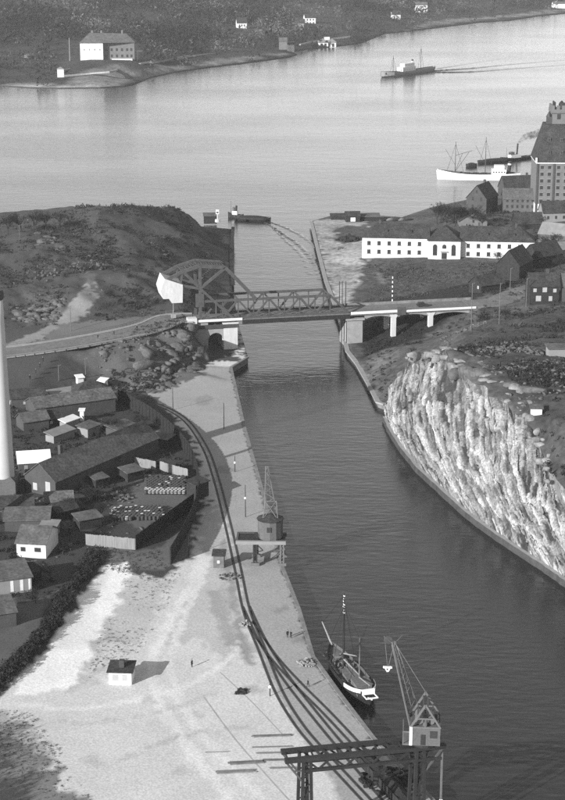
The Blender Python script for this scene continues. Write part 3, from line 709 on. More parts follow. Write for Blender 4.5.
mb = MB(); mb.box(29.2, 43.3, -3.6, 15, -3, 8.0); mb.build('hall', 'white_plaster', hp)
mb = MB(); zb = 8.02; mb.add([(28.6,-4.2,zb),(43.9,-4.2,zb),(43.9,15.6,zb),(28.6,15.6,zb),(36.2,5.2,zb+5.5),(36.2,8.0,zb+5.5)], [(0,1,4),(1,2,5,4),(2,3,5),(3,0,4,5),(3,2,1,0)]); hrf = mb.build('hall_roof', 'dark_roof', hp)
mb = MB(); mb.box(35.6,36.8,6,7.2,zb+4,zb+6.6); mb.build('chimney', 'dark_brick', hrf)
def arch_win(x, w, z, h, d=-3.65):
    r = w/2; K = 8; poly = [(x-r, z), (x+r, z)]+[(x+r*math.cos(math.pi*i/K), z+h-r+r*math.sin(math.pi*i/K)) for i in range(K+1)]
    mb = MB(); mb.prism(poly, d, d+.2); return mb.build('arched_window', 'glass', hp)
arch_win(32.2, 1.9, 1.5, 5.0); arch_win(40.3, 1.9, 1.5, 5.0); arch_win(36.25, 1.8, 4.6, 1.9)
mb = MB(); mb.box(35.1,37.4,-3.68,-3.4,0,2.7); dr = mb.build('door', 'dark_timber', hp)
mb = MB(); mb.box(34.6,37.9,-4.3,-3.5,3.1,3.4); mb.build('canopy', 'grey_plaster', dr)
mb = MB(); mb.box(42.9,43.36,1,3.4,2,5); mb.build('side_window', 'glass', hp)
tag(hp, 'long white two-storey building with dark hipped roofs and a projecting arched hall', 'hospital')

# mill block with tower
mz = 3.0; m0 = P(534.5,214.5,mz)
ml = empty('mill_building', m0, R(-2))
zw = ZT(m0,163.5)-mz; zp = ZT(m0,204)-mz; zr = ZT(m0,134)-mz+4
mb = MB(); mb.box(0, 60, 0, 26, -2, zp); mb.build('plinth_storey', 'white_plaster', ml)
mb = MB(); mb.box(.15, 59.9, .15, 25.9, zp, zw); mb.build('wall', 'light_brick', ml)
nrow = 6; fh = (zw-zp)/nrow
for cxx in (0.6, 8.9, 17.5, 26, 34.5, 43): 
    mb = MB(); mb.box(cxx-.5, cxx+.5, -.25, .3, -2, zw-.2); mb.build('pilaster', 'dark_brick', ml)
for cxx in (2.9, 6.6, 11.2, 14.9, 20, 23.6):
    for r_ in range(nrow):
        z = zp+.7+r_*fh; mb = MB(); mb.box(cxx-.75, cxx+.75, .08, .3, z, z+1.6); w_ = mb.build('window', 'glass', ml)
        mb = MB(); mb.box(cxx-1, cxx+1, -.02, .3, z+1.65, z+1.95); mb.build('lintel', 'grey_plaster', w_)
    mb = MB(); mb.box(cxx-.8, cxx+.8, -.08, .2, 1, 3); mb.build('window', 'glass', ml)
mb = MB(); mb.box(-.3,60.2,-.3,26.2,zw,zw+.5); mb.build('cornice', 'white_plaster', ml)
mb = MB(); i = 4.4; zb = zw+.52
mb.add([(-.4,-.4,zb),(60,-.4,zb),(60,26.4,zb),(-.4,26.4,zb),(i,7,zr),(56,7,zr),(56,19,zr),(i,19,zr)], [(0,1,5,4),(1,2,6,5),(2,3,7,6),(3,0,4,7),(4,5,6,7),(3,2,1,0)])
mrf = mb.build('roof', 'dark_roof', ml)
for cxx in (6.2, 12.5, 19, 26):
    for t in (.22, .55):
        z = zb+(zr-zb)*t; y = -.4+7.4*t
        mb = MB(); mb.box(cxx-.8, cxx+.8, y-.3, y+2.4, z, z+1.8); d_ = mb.build('dormer', 'grey_roof', mrf)
        mb = MB(); mb.box(cxx-.5, cxx+.5, y-.36, y-.2, z+.3, z+1.5); mb.build('pane', 'glass', d_)
mb = MB(); mb.box(-.6,.2,-.6,.4,zb,zb+2.4); mb.build('corner_finial', 'white_plaster', mrf)
tz = ZT((0,m0.y+9),103)-mz
mb = MB(); mb.box(8, 19, 9, 20, zr-5, tz-5); mb.build('tower', 'light_brick', ml)
mb = MB(); mb.box(7.3, 19.7, 8.3, 20.7, tz-5, tz-3.2); cr = mb.build('tower_crown', 'light_brick', ml)
for k in range(5):
    mb = MB(); mb.box(7.4+k*2.6, 8.9+k*2.6, 8.35, 9.4, tz-3.2, tz-1.2); mb.build('merlon', 'light_brick', cr)
for k in range(4):
    mb = MB(); mb.box(7.35, 8.4, 9.9+k*2.7, 11.4+k*2.7, tz-3.2, tz-1.2); mb.build('merlon', 'light_brick', cr)
mb = MB(); mb.box(9,9.6,10,19,tz-3.2,tz+.2); mb.lathe([(1.6,tz-3.2),(1.4,tz-.6),(.3,tz+.7)], 8, (13,14,0)); mb.build('roof_gear', 'dark_steel', cr)
for x_, z_ in ((11.3, zr+2.4), (15.6, zr+2.4), (13.4, zr+8.2)):
    mb = MB(); mb.box(x_-.9, x_+.9, 8.9, 9.2, z_, z_+2.6); mb.build('tower_window', 'glass', ml)
mb = MB(); mb.box(5.4,7.9,9.5,13,zr-4,zr+3.4); mb.lathe([(1.7,0),(.1,3)], 4, (6.6,11.2,zr+3.4)); mb.build('stair_turret', 'dark_brick', ml)
tag(ml, 'tall brick mill with steep dark roof and battlemented tower by the water', 'mill')

# other buildings on the right bank
def wgrid(xs, zs, w, h, face='f'): return [(face, x, z, w, h) for x in xs for z in zs]
p = P(486,214,3); house('gabled_brick_house', p, R(62), 16, 11, ZT(p,199)-3, 6.5, 'dark_brick', 'dark_roof', 'narrow dark brick house with pointed gable at the waterside', wins=[('l',3,2.5,1,1.8),('l',7.5,2.5,1,1.8),('l',3,6.5,1,1.8),('l',7.5,6.5,1,1.8),('l',5.5,10.2,1,1.6)], chim=[(12,6)])
p = P(503,212,3); house('brick_warehouse', p, R(-3), 18, 13, ZT(p,199)-3, 4.5, 'brick_wall', 'grey_roof', 'long low brick warehouse between the gabled house and the mill', wins=wgrid([2+2.6*i for i in range(6)], [2.2, 5.2], 1.1, 1.5))
p = P(505,199,3); house('black_roofed_shed', p, R(12), 17, 12, 5, 6.5, 'dark_brick', 'dark_roof', 'shed with steep black roof behind the low warehouse', 'shed', chim=[(14,6)])
p = P(487,228,4); house('gable_cottage', p, R(88), 14, 13.5, 3.2, 4.2, 'light_brick', 'dark_roof', 'grey gable end rising behind the roof of the long white building', 'cottage', wins=[('l',6.7,2.6,1,1.3)])
p = P(516,232,5); house('dark_outbuilding', p, R(5), 13, 10, 4, 4.5, 'dark_timber', 'dark_roof', 'low dark outbuilding beneath the mill', 'outbuilding')
p = P(538,243,6.5); house('pale_roofed_barn', p, R(-28), 14, 12, 4.5, 4.2, 'brick_wall', 'light_roof', 'barn with pale sunlit roof below the mill', 'barn')
p = P(543,222,5); house('dark_roofed_house', p, R(8), 13, 9, 4.6, 5, 'grey_plaster', 'dark_roof', 'grey-walled house with dark roof at the foot of the mill', wins=wgrid([2.5,6.5,10.5],[1.4],1.1,1.5))
p = P(519,278,13); house('steep_barn', p, R(62), 15, 9.5, 5, 5.5, 'dark_timber', 'dark_roof', 'big dark barn with gable end beside the white hospital', 'barn', chim=[])
p = P(538,268,12.5); house('long_barn', p, R(40), 15, 9, 4.5, 4.6, 'dark_timber', 'dark_roof', 'dark long barn right of the gabled barn', 'barn')
p = P(481,294,11); house('lean_to_shed', p, R(30), 11, 8, 3.2, 3, 'dark_timber', 'dark_roof', 'small black shed on the slope above the viaduct', 'shed', wins=[('l',2,1.6,1,1.2)], winm='pale_glass')
p = P(530,304,15); house('dark_house', p, R(4), 10.5, 9, 6.6, 4, 'dark_timber', 'dark_roof', 'dark wooden house with five pale windows on the right slope', wins=[('f',1.6,4.4,1.2,1.3),('f',8.9,4.2,1.2,1.3),('f',3,1,1.9,2.0),('f',7.4,1,1.3,1.8),('f',5.2,4.3,1.6,1.8)], winm='pale_glass', chim=[(7,4.5)])
p = P(553,259,12); house('grey_shed', p, R(14), 16, 8, 3.4, 2, 'grey_plaster', 'light_roof', 'low shed with pale roof at the right edge above the dark house', 'shed', mono=True)
p = P(560,300,16); house('slope_house', p, R(-10), 12, 9, 5, 4, 'dark_brick', 'grey_roof', 'grey-roofed house at the right edge beside the dark wooden house', wins=wgrid([2.5,6],[1.5],1,1.4))
p = P(549,356,28.5); p.z = gz('right_bank_ground', p); house('flat_hut', p, R(5), 6.5, 4, 2.2, .5, 'grey_plaster', 'grey_roof', 'small flat-roofed hut on top of the rocky height', 'hut', mono=True)
p = P(531,412,28); p.z = gz('right_bank_ground', p); house('white_hut', p, R(-5), 2.8, 2.4, 1.7, .4, 'white_paint', 'grey_roof', 'tiny white hut near the cliff edge', 'hut', mono=True)
# mole sheds, timber heaps and upturned boats
p = P(346,222,2.2); house('mole_shed', p, R(4), 7, 6, 3, 1.8, 'dark_timber', 'dark_roof', 'dark shed with white door on the tip of the mole', 'shed', door=None, wins=[('f',3.5,.2,2.4,2.0)], winm='white_paint')
p = P(360,221,2.2); house('low_shed', p, R(4), 10, 5, 2, 1, 'dark_timber', 'grey_roof', 'low grey shed beside the dark mole shed', 'shed', mono=True)
p = P(331,219.5,2.2); house('log_store', p, R(2), 8, 5, 1.4, .8, 'dark_timber', 'dark_roof', 'low dark store at the left corner of the mole', 'store', mono=True)
rng = random.Random(3)
for k in range(5):
    mb = MB(); L_ = 6+rng.random()*2
    for i in range(8):
        t0, t1 = i/8, (i+1)/8
        r0 = 1.1*math.sin(math.pi*max(t0,.04))**.6; r1 = 1.1*math.sin(math.pi*min(t1,.96))**.6
        mb.add([(t0*L_,-r0,0),(t0*L_,-r0*.6,r0*.8),(t0*L_,r0*.6,r0*.8),(t0*L_,r0,0),(t1*L_,-r1,0),(t1*L_,-r1*.6,r1*.8),(t1*L_,r1*.6,r1*.8),(t1*L_,r1,0)], [(0,1,5,4),(1,2,6,5),(2,3,7,6)])
    o = mb.build('upturned_boat', 'grey_plaster' if k % 2 else 'dark_timber'); o.location = P(380+k*6, 221-.3*(k % 2), 2.4); o.rotation_euler = (0, 0, R(35+rng.random()*15))
    tag(o, 'small upturned boat laid up on the mole shore', 'boat', 'upturned boats on the mole')
def heap(name, p, r, h, n, m, label, cat, kind=None, size=.5):
    mb = MB(); rg = random.Random(int(p[0]*97+p[1]))
    for i in range(n):
        a = rg.random()*6.28; q_ = rg.random()**.6; x = r*q_*math.cos(a); y = r*q_*math.sin(a); z = h*(1-q_)*rg.random()
        s_ = size*(.5+rg.random()); d = Vector((rg.uniform(-1,1), rg.uniform(-1,1), rg.uniform(-.3,.3))).normalized()
        mb.bar(Vector((x,y,z+s_*.3))-d*s_, Vector((x,y,z+s_*.3))+d*s_, s_*.8, s_*.6)
    o = mb.build(name, m); o.location = p; tag(o, label, cat, kind=kind); return o
heap('timber_heap', P(350,240,2.3), 6, 2, 70, 'dark_timber', 'dark heap of old timber on the open ground of the mole', 'timber heap', size=1)
heap('timber_heap', P(340,250,2.3), 3.4, 1, 30, 'timber', 'small scatter of timber below the dark heap on the mole', 'timber heap', size=.7)
# ------------------------------------------------------------------ chimneys
def chimney(p, zt, r0, r1, label, zped, ped=True):
    e = empty('factory_chimney', p); h = zt-p.z
    mb = MB(); K = 10; mb.lathe([(r0+(r1-r0)*i/K, h*i/K*.955) for i in range(K+1)], 28); mb.build('shaft', 'chimney_brick', e, True)
    mb = MB(); mb.lathe([(r1+.05,h*.955),(r1+.3,h*.965),(r1+.3,h*.985),(r1,h)], 28); mb.build('crown', 'soot', e)
    if ped:
        mb = MB(); mb.box(-r0-1.2, r0+.6, -r0-.6, r0+.6, -2, zped-p.z); mb.add([(-r0-1.2,-r0-.6,zped-p.z),(r0+.6,-r0-.6,zped-p.z),(r0+.6,r0+.6,zped-p.z),(-r0-1.2,r0+.6,zped-p.z),(0,0,zped-p.z+2.5)], [(0,1,4),(1,2,4),(2,3,4),(3,0,4)])
        mb.build('pedestal', 'brick_wall', e)
    tag(e, label, 'chimney'); return e
cb = P(4.5,493,3); chimney(cb, ZT(cb,290), 3.0, 1.95, 'tall whitish factory chimney at the left edge of the picture', ZT(cb,478), True)
cb2 = P(-40,535,3.5); chimney(cb2, 46, 1.0, .7, 'slender second chimney standing beyond the left edge', 10, False)

# ------------------------------------------------------------------ left yard buildings
LG = 'left_bank_ground'
def onl(px, py, z=3): 
    p = P(px, py, z)
    for _ in range(3): p = P(px, py, gz(LG, p))
    return p
p = onl(56,498); house('long_workshop', p, R(58), 46, 10.5, 4.6, 4.2, 'dark_brick', 'slate_roof', 'long dark-roofed workshop beside the white chimney', 'workshop', wins=[('l',2.6,.4,1.6,3.6),('l',7,1,1.4,2.0)], winm='pale_glass', chim=[(12,8),(30,9)])
p = onl(19,472); house('white_roofed_cottage', p, R(12), 8.6, 7, 2.6, 2.2, 'dark_brick', 'white_roof', 'small cottage with bright white roof beside the chimney', 'cottage', wins=[('f',2,.6,1,1.2),('f',6,.6,1,1.2)], winm='grey_plaster')
p = onl(17,556); house('garden_house', p, R(-8), 7.2, 11, 3.4, 2.6, 'white_plaster', 'grey_roof', 'small house with white front wall and grey roof among the gardens', wins=[('f',1.6,1.3,1.2,1.1),('f',5.2,1.3,1.6,1.1)])
p = onl(5,531); house('back_shed', p, R(4), 11, 6, 2.6, 1.4, 'dark_brick', 'grey_roof', 'low grey shed behind the small white-fronted house', 'shed', mono=True)
p = onl(-14,596); house('porch_house', p, R(20), 10.5, 9, 3.2, 1.0, 'grey_plaster', 'grey_roof', 'flat grey-roofed house with white porch posts at the left edge', wins=[('f',8.2,.2,.7,2.6),('f',6,.2,.7,2.6),('f',10,.2,.5,2.6)], winm='white_paint', mono=True)
p = onl(-18,628); house('lower_cottage', p, R(20), 7.5, 7, 2.6, 1.2, 'dark_brick', 'grey_roof', 'low cottage with dull roof cut by the left edge', 'cottage', mono=True)
p = onl(36,418); house('long_low_shed', p, R(28), 26, 9, 3, 2.2, 'dark_brick', 'slate_roof', 'long low black-roofed shed behind the workshop', 'shed')
p = onl(75,404); house('domed_store', p, R(20), 12, 9, 3, 2.8, 'dark_timber', 'dark_roof', 'dark store with hipped roof at the foot of the ramp', 'store', hip=True)
p = onl(52,402); house('narrow_lean_to', p, R(32), 9, 3, 2.4, .6, 'grey_plaster', 'light_roof', 'narrow lean-to with pale roof below the ramp', 'lean-to', mono=True)
p = onl(54,444); house('pale_lean_to', p, R(55), 9, 3.2, 2.2, .8, 'grey_plaster', 'light_roof', 'pale-roofed lean-to along the workshop wall', 'lean-to', mono=True)
p = onl(66,430); house('white_lean_to', p, R(55), 6, 2.4, 2.2, .6, 'grey_plaster', 'white_roof', 'small white-roofed lean-to behind the cottage', 'lean-to', mono=True)
p = onl(2,520); house('boiler_shed', p, R(10), 8, 7, 3.2, 2, 'dark_brick', 'dark_roof', 'dark shed at the foot of the tall chimney', 'shed')
p = onl(104,410); house('white_box_hut', p, R(0), 2.2, 2.2, 2.6, .3, 'white_paint', 'white_roof', 'tiny white box hut on the dark bank above the workshop', 'hut', mono=True)
p = onl(80,421); house('white_post_hut', p, R(0), 1.2, 1.6, 3.2, .2, 'white_paint', 'white_roof', 'narrow white gable hut behind the long workshop roof', 'hut', mono=True)
p = onl(78,386); house('white_booth', p, R(25), 2, 2, 2.6, .5, 'white_paint', 'white_roof', 'small white booth at the foot of the grey ramp', 'booth', mono=True)
p = onl(98,386); house('white_kiosk', p, R(-25), 2.6, 2, 1.8, .5, 'white_paint', 'white_roof', 'small white kiosk below the rock slope', 'kiosk', mono=True)
for k, (px, py, L_, D_, h_, hr_, rz, wm, rm, mono, lab) in enumerate([
 (24,432,8,6,3,2,30,'dark_brick','grey_roof',False,'grey-roofed shed right of the chimney shaft'),(44,428,6,5,2.6,1.8,30,'dark_timber','dark_roof',False,'black little shed between the grey shed and the long low shed'),
 (88,438,6,4,2.6,.6,58,'grey_plaster','grey_roof',True,'grey lean-to at the far end of the workshop'),(112,455,7,5,2.6,1.6,48,'dark_timber','dark_roof',False,'dark wooden shed right of the workshop'),
 (128,482,5,4,2.4,.7,40,'dark_timber','grey_roof',True,'grey-topped shed left of the barrel stack'),(74,488,8,6,2.8,1.8,52,'dark_brick','dark_roof',False,'dark shed in front of the workshop side'),
 (58,522,6,5,2.6,1.6,40,'dark_timber','dark_roof',False,'dark hut behind the white-fronted house'),(40,536,4,4,2.3,.5,-8,'grey_plaster','light_roof',True,'pale-topped outhouse behind the white-fronted house'),
 (96,488,4,3,2.2,.5,40,'dark_timber','grey_roof',True,'small grey privy in the middle of the yard'),(20,582,5,4,2.4,1.4,15,'dark_timber','dark_roof',False,'dark garden shed below the white-fronted house'),
 (150,445,6,4,2.4,.6,-30,'dark_timber','grey_roof',True,'low grey shed inside the top of the curved fence'),(104,470,7,5,2.8,1.8,58,'dark_brick','slate_roof',False,'slate-roofed shed along the right side of the workshop'),(118,440,8,5,2.8,.7,50,'dark_brick','grey_roof',True,'grey-roofed shed above the board fences'),(46,512,7,5,2.8,1.8,10,'dark_brick','slate_roof',False,'slate-roofed hut before the workshop gable'),(80,530,6,4,2.4,.6,30,'dark_timber','grey_roof',True,'grey-topped hut left of the front plank fence'),(28,488,6,5,2.8,1.6,12,'brick_wall','slate_roof',False,'slate-roofed hut right of the chimney foot'),(64,412,9,5,2.8,1.6,28,'dark_brick','slate_roof',False,'slate-roofed shed between the long shed and the ramp'),
 (12,408,10,6,3,2,15,'dark_brick','dark_roof',False,'dark shed under the ramp beside the chimney')]):
    house(['work_shed','lean_to','garden_shed'][k % 3], onl(px, py), R(rz), L_, D_, h_, hr_, wm, rm, lab, 'shed', mono=mono, wins=[('f',L_*.4,.9,.9,.9)] if k % 2 else [], winm='pale_glass' if k % 4 == 1 else 'glass')
for k, (px, py) in enumerate([(30,398),(24,400),(17,402),(11,404),(36,396)]):
    p = onl(px, py); mb = MB(); mb.box(-.9,.9,-.6,.6,0,.9); mb.box(-.95,.95,-.65,.65,.9,1.0); o = mb.build('white_crate', 'white_paint'); o.location = p; o.rotation_euler = (0,0,.3*k); tag(o, 'white crate in the row below the grey ramp', 'crate', 'white crates below the ramp')
heap('scrap_heap', onl(122,498), 2.6, .8, 40, 'rubble', 'pale scrap heap left of the barrels', 'scrap pile', size=.4)
heap('scrap_heap', onl(84,396), 3, 1.2, 50, 'dark_timber', 'dark scrap heap at the foot of the ramp', 'scrap pile', size=.6)
heap('scrap_heap', onl(30,566), 3, .9, 50, 'rubble', 'litter of planks in front of the white-fronted house', 'scrap pile', size=.5)
heap('scrap_heap', onl(62,462), 2.4, .9, 36, 'pale_timber', 'pale litter along the workshop eaves', 'scrap pile', size=.4)
# huts on the open quay
p = P(109,684.5,Q); house('quay_hut', p, R(-4), 4.6, 4.2, 2.7, .5, 'white_paint', 'dark_roof', 'small white hut with dark flat roof alone on the sandy quay', 'hut', mono=True, wins=[('f',1.3,.9,1.3,1.4),('f',3.2,.9,1.0,1.4)], winm='pale_glass', chim=[(2.4,2)])
p = P(213.5,568,Q); house('track_hut', p, R(-3), 2.5, 2.5, 3.1, .5, 'timber', 'dark_roof', 'small wooden hut beside the curved railway track', 'hut', mono=True, wins=[('f',1.2,1.2,.6,.7)], winm='white_paint')
p = P(196,500,2.4); house('fence_shed', p, R(50), 5, 3.4, 4.0, .6, 'dark_timber', 'dark_roof', 'black shed rising behind the curved fence', 'shed', mono=True)

# ------------------------------------------------------------------ fences
def fence(name, pts, h, m, label, n=4, step=.28):
    e = empty(name, pts[0]); o0 = Vector(pts[0]); cv = curve(pts, n) if n > 1 else [Vector(p) for p in pts]
    mb = MB(); ps = []
    tot = 0; rg = random.Random(len(pts)*31+int(h*10))
    for a, b in zip(cv, cv[1:]):
        d = b-a; L_ = d.length; k = max(1, int(L_/step)); dn = Vector((-d.y, d.x, 0)).normalized()
        for i in range(k):
            q0 = a+d*(i/k)-o0; q1 = a+d*((i+.93)/k)-o0; j = rg.uniform(-.02, .02)
            g = rg.uniform(-.12, .1)
            mb.add([q0+dn*(.03+j)-Vector((0,0,.8)), q1+dn*(.03+j)-Vector((0,0,.8)), q1+dn*(.03+j)+Vector((0,0,h+g)), q0+dn*(.03+j)+Vector((0,0,h+g)),
                    q0-dn*(.03-j)-Vector((0,0,.8)), q1-dn*(.03-j)-Vector((0,0,.8)), q1-dn*(.03-j)+Vector((0,0,h+g)), q0-dn*(.03-j)+Vector((0,0,h+g))],
                   [(0,1,2,3),(7,6,5,4),(3,2,6,7),(0,3,7,4),(1,5,6,2)])
        ps.append((a-o0, d.normalized()))
    tag(mb.build('planks', m, e), kind='stuff')
    acc = 0
    for (a, d), (b, _) in zip(ps, ps[1:]+ps[-1:]):
        q_ = MB(); s_ = Vector((-d.y, d.x, 0))*.14; q_.bar(a+s_-Vector((0,0,.8)), a+s_+Vector((0,0,h*.97)), .16); q_.build('post', m, e)
    r_ = MB()
    for (a, d), (b, _) in zip(ps, ps[1:]): s_ = Vector((-d.y, d.x, 0))*.1; r_.bar(a+s_+Vector((0,0,h*.8)), b+s_+Vector((0,0,h*.8)), .1)
    r_.build('rail', m, e)
    tag(e, label, 'fence'); return e
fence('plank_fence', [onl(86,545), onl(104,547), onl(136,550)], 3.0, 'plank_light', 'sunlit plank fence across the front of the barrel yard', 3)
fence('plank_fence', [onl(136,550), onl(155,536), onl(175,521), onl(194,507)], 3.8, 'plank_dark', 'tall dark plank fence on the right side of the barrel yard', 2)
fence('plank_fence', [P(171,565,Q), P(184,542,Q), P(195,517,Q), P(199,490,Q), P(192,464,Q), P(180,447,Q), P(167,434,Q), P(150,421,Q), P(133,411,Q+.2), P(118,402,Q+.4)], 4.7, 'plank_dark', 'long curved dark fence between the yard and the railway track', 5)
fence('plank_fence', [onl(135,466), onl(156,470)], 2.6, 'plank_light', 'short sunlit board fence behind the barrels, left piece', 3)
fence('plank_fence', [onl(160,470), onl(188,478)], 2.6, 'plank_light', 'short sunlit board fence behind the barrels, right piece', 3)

# ------------------------------------------------------------------ barrels
def make_barrel(topm):
    e = empty('oil_barrel', (0,0,0))
    mb = MB(); mb.lathe([(.4,0),(.46,.04),(.48,.45),(.46,.9),(.42,.94)], 12); mb.build('body', 'barrel_dark', e, False)
    mb = MB(); mb.lathe([(.36,.9),(.4,.945),(.0,.95)], 12); mb.build('lid', topm, e)
    mb = MB(); mb.lathe([(.485,.28),(.51,.32),(.485,.36)], 12); mb.lathe([(.485,.62),(.51,.66),(.485,.7)], 12); mb.build('hoops', topm, e)
    return e
def barrel_block(c0, nx, ny, sx, sy, rz, label, group, wf):
    protos = {}
    rg = random.Random(nx*13+ny)
    for j in range(ny):
        for i in range(nx):
            if rg.random() < .06: continue
            t = wf(i, j, rg); key = t
            if key not in protos: b = make_barrel(t); protos[key] = b
            else: b = copy_tree(protos[key])
            x = (i+.5*(j % 2))*sx+rg.uniform(-.08,.08); y = j*sy+rg.uniform(-.08,.08)
            q_ = c0+Vector((x*math.cos(rz)-y*math.sin(rz), x*math.sin(rz)+y*math.cos(rz), 0)); q_.z = gz(LG, q_)+.12
            b.location = q_; b.rotation_euler = (0, 0, rg.random()*6)
            tag(b, label+(', pale lid' if t == 'barrel_white' else ', dark lid'), 'barrel', group)
barrel_block(onl(146,494), 11, 13, 1.0, 1.05, R(4), 'oil barrel in the white-fronted stack by the board fence', 'barrels by the board fence', lambda i, j, r: 'barrel_white' if j < 3 and r.random() < .85 else ('barrel_white' if r.random() < .1 else 'barrel_dark'))
barrel_block(onl(115,521), 13, 9, 1.0, 1.05, R(9), 'oil barrel in the darker stack near the front fence', 'barrels near the front fence', lambda i, j, r: 'barrel_white' if r.random() < .2 else 'barrel_dark')

# ------------------------------------------------------------------ quay crane by the hut
def lattice(mb, a0, a1, b0, b1, n, w, wb):
    """two chords a0-a1 and b0-b1 with zigzag lacing"""
    a0, a1, b0, b1 = map(Vector, (a0, a1, b0, b1))
    mb.bar(a0, a1, w); mb.bar(b0, b1, w)
    for i in range(n):
        t0, t1 = i/n, (i+1)/n
        if i % 2 == 0: mb.bar(a0.lerp(a1, t0), b0.lerp(b1, t1), wb)
        else: mb.bar(b0.lerp(b1, t0), a0.lerp(a1, t1), wb)
    return mb
k1 = empty('quay_crane', P(269,566,Q), R(-2))
zp = 6.3
mb = MB(); mb.box(-7.9,4.0,-.3,.5,zp-.8,zp); mb.build('front_beam', 'grey_plaster', k1)
mb = MB(); mb.box(-7.9,4.0,5.4,6.2,zp-.8,zp); mb.build('rear_beam', 'steel', k1)
mb = MB(); mb.box(-7.7,3.8,.52,5.38,zp-.5,zp-.12); mb.build('platform', 'dark_timber', k1)
mb = MB(); mb.box(-7.9,-7.4,.55,5.35,zp-.8,zp+.01); mb.build('end_beam', 'steel', k1)
for x in (-3.3, 3.1):
    for y in (.1, 5.8):
        lm = 'dark_steel' if x < 0 else 'light_steel'
        mb = MB(); mb.bar((x-.35,y,.5),(x-.35,y,zp-.8),.35); mb.bar((x+.35,y,.5),(x+.35,y,zp-.8),.35)
        for i in range(5): mb.bar((x-.35,y,.6+i*.95),(x+.35,y,1.5+i*.95),.12)
        lg = mb.build('leg', lm, k1)
        mb = MB(); mb.box(x-1,x+1,y-.35,y+.35,.1,.75); mb.build('bogie', 'light_steel', lg)
    mb = MB(); mb.bar((x,.2,1.5),(x,5.7,1.5),.45,.6); mb.bar((x,.2,1.6),(x,5.7,zp-1),.2); mb.bar((x,5.7,1.6),(x,.2,zp-1),.2); mb.build('sill_beam', 'dark_steel', k1)
for y in (.1, 5.8):
    mb = MB(); mb.bar((-3,y,zp-.8),(-1.4,y,zp-2.4),.2) ; mb.bar((2.8,y,zp-.8),(1.6,y,zp-2.2),.2); mb.bar((-1.4,y,zp-2.4),(-3.2,y,zp-2.9),.18); mb.build('knee_brace', 'dark_steel', k1)
mb = MB(); mb.lathe([(2.9,zp),(2.9,zp+.3),(3.0,zp+.3),(3.0,zp+4.6)], 12, (0.2,3,0)); cabn = mb.build('machine_house', 'brick_wall', k1)
mb = MB(); mb.lathe([(3.3,zp+4.6),(3.3,zp+4.75),(.4,zp+5.8)], 12, (0.2,3,0)); mb.build('roof', 'dark_roof', cabn)
mb = MB(); mb.box(-.5,.5,-.12,.1,zp+2.2,zp+3.4); mb.build('window', 'glass', cabn)
tip = (-.9, 9.5, zp+15.6)
mb = MB(); lattice(mb, (-1.3,5,zp+5), (tip[0]-.25,tip[1],tip[2]), (1.7,5,zp+5), (tip[0]+.25,tip[1],tip[2]), 9, .2, .12); mb.build('jib', 'light_steel', k1)
mb = MB(); mb.bar((-1.5,1.8,zp+4.9),(-1.0,4.2,zp+8.6),.2); mb.bar((2,1.8,zp+4.9),(1.6,4.2,zp+8.6),.2); mb.bar((-1,4.2,zp+8.6),(1.6,4.2,zp+8.6),.2); mb.bar((-1.5,1.8,zp+4.9),(1.6,4.2,zp+8.6),.16); mb.bar((2,1.8,zp+4.9),(-1,4.2,zp+8.6),.16); mb.build('jib_frame', 'light_steel', k1)
mb = MB(); mb.bar((.3,4.2,zp+8.6), tip, .07); mb.bar(tip,(tip[0],tip[1],zp+7.5),.07); mb.build('hoist_cable', 'light_steel', k1)
mb = MB(); mb.bar((-2.8,1,zp+.0),(-2.8,1,zp+1.5),.15); mb.box(-3.6,-2.6,2.2,3.2,zp-.1,zp+1.0); mb.build('winch', 'dark_steel', k1)
tag(k1, 'quay crane with round wooden machine house on a low portal', 'crane')

# ------------------------------------------------------------------ foreground gantry crane
GA = math.atan2(257.6-252.3, 26.5)
g0 = P(281,750,19.6)-3.2*Vector((-math.sin(GA), math.cos(GA), 0))
k2 = empty('gantry_crane', (g0.x, g0.y, Q), GA); zt = 19.6-Q; GL = 27.2; GW = 3.2
for y in (0, GW):
    mb = MB(); mb.box(0, GL, y-.5, y+.5, zt-.65, zt); mb.build('top_chord', 'dark_steel', k2)
    mb = MB(); mb.box(3.4, GL-1.2, y-.3, y+.3, zt-2.7, zt-2.2); mb.build('bottom_chord', 'dark_steel', k2)
    for i in range(10):
        x0 = 3.4+i*2.24; mb = MB()
        mb.bar((x0, y, zt-2.4 if i % 2 else zt-.4), (x0+2.24, y, zt-.4 if i % 2 else zt-2.4), .28); mb.build('diagonal', 'dark_steel', k2)
    for x in (3.7, 22.9):
        mb = MB()
        for dx_ in (-.6, .6): mb.bar((x+dx_*1.6, y, .8), (x+dx_, y, zt-.5), .5)
        for i in range(9): 
            z0 = 1+i*1.75; mb.bar((x-.8, y, z0), (x+.8, y, z0+1.7) if i % 2 else (x+.8, y, z0+1.2), .16)
        lg = mb.build('leg', 'dark_steel', k2)
        mb = MB(); mb.box(x-1.6, x+1.6, y-.4, y+.4, .05, .85); mb.build('bogie', 'dark_steel', lg)
    mb = MB(); mb.bar((.2,y,zt-.6),(3.1,y,zt-4.6),.3); mb.bar((3.1,y,zt-2.4),(1.6,y,zt-2.4),.2); mb.build('bracket', 'steel', k2)
    mb = MB(); mb.bar((26.8,y,zt-.6),(23.8,y,zt-4.6),.3); mb.build('bracket', 'steel', k2)
mb = MB()
for i in range(13): mb.bar((.6+i*2.15, .4, zt-.35), (.6+i*2.15, GW-.4, zt-.35), .25)
mb.build('cross_ties', 'dark_steel', k2)
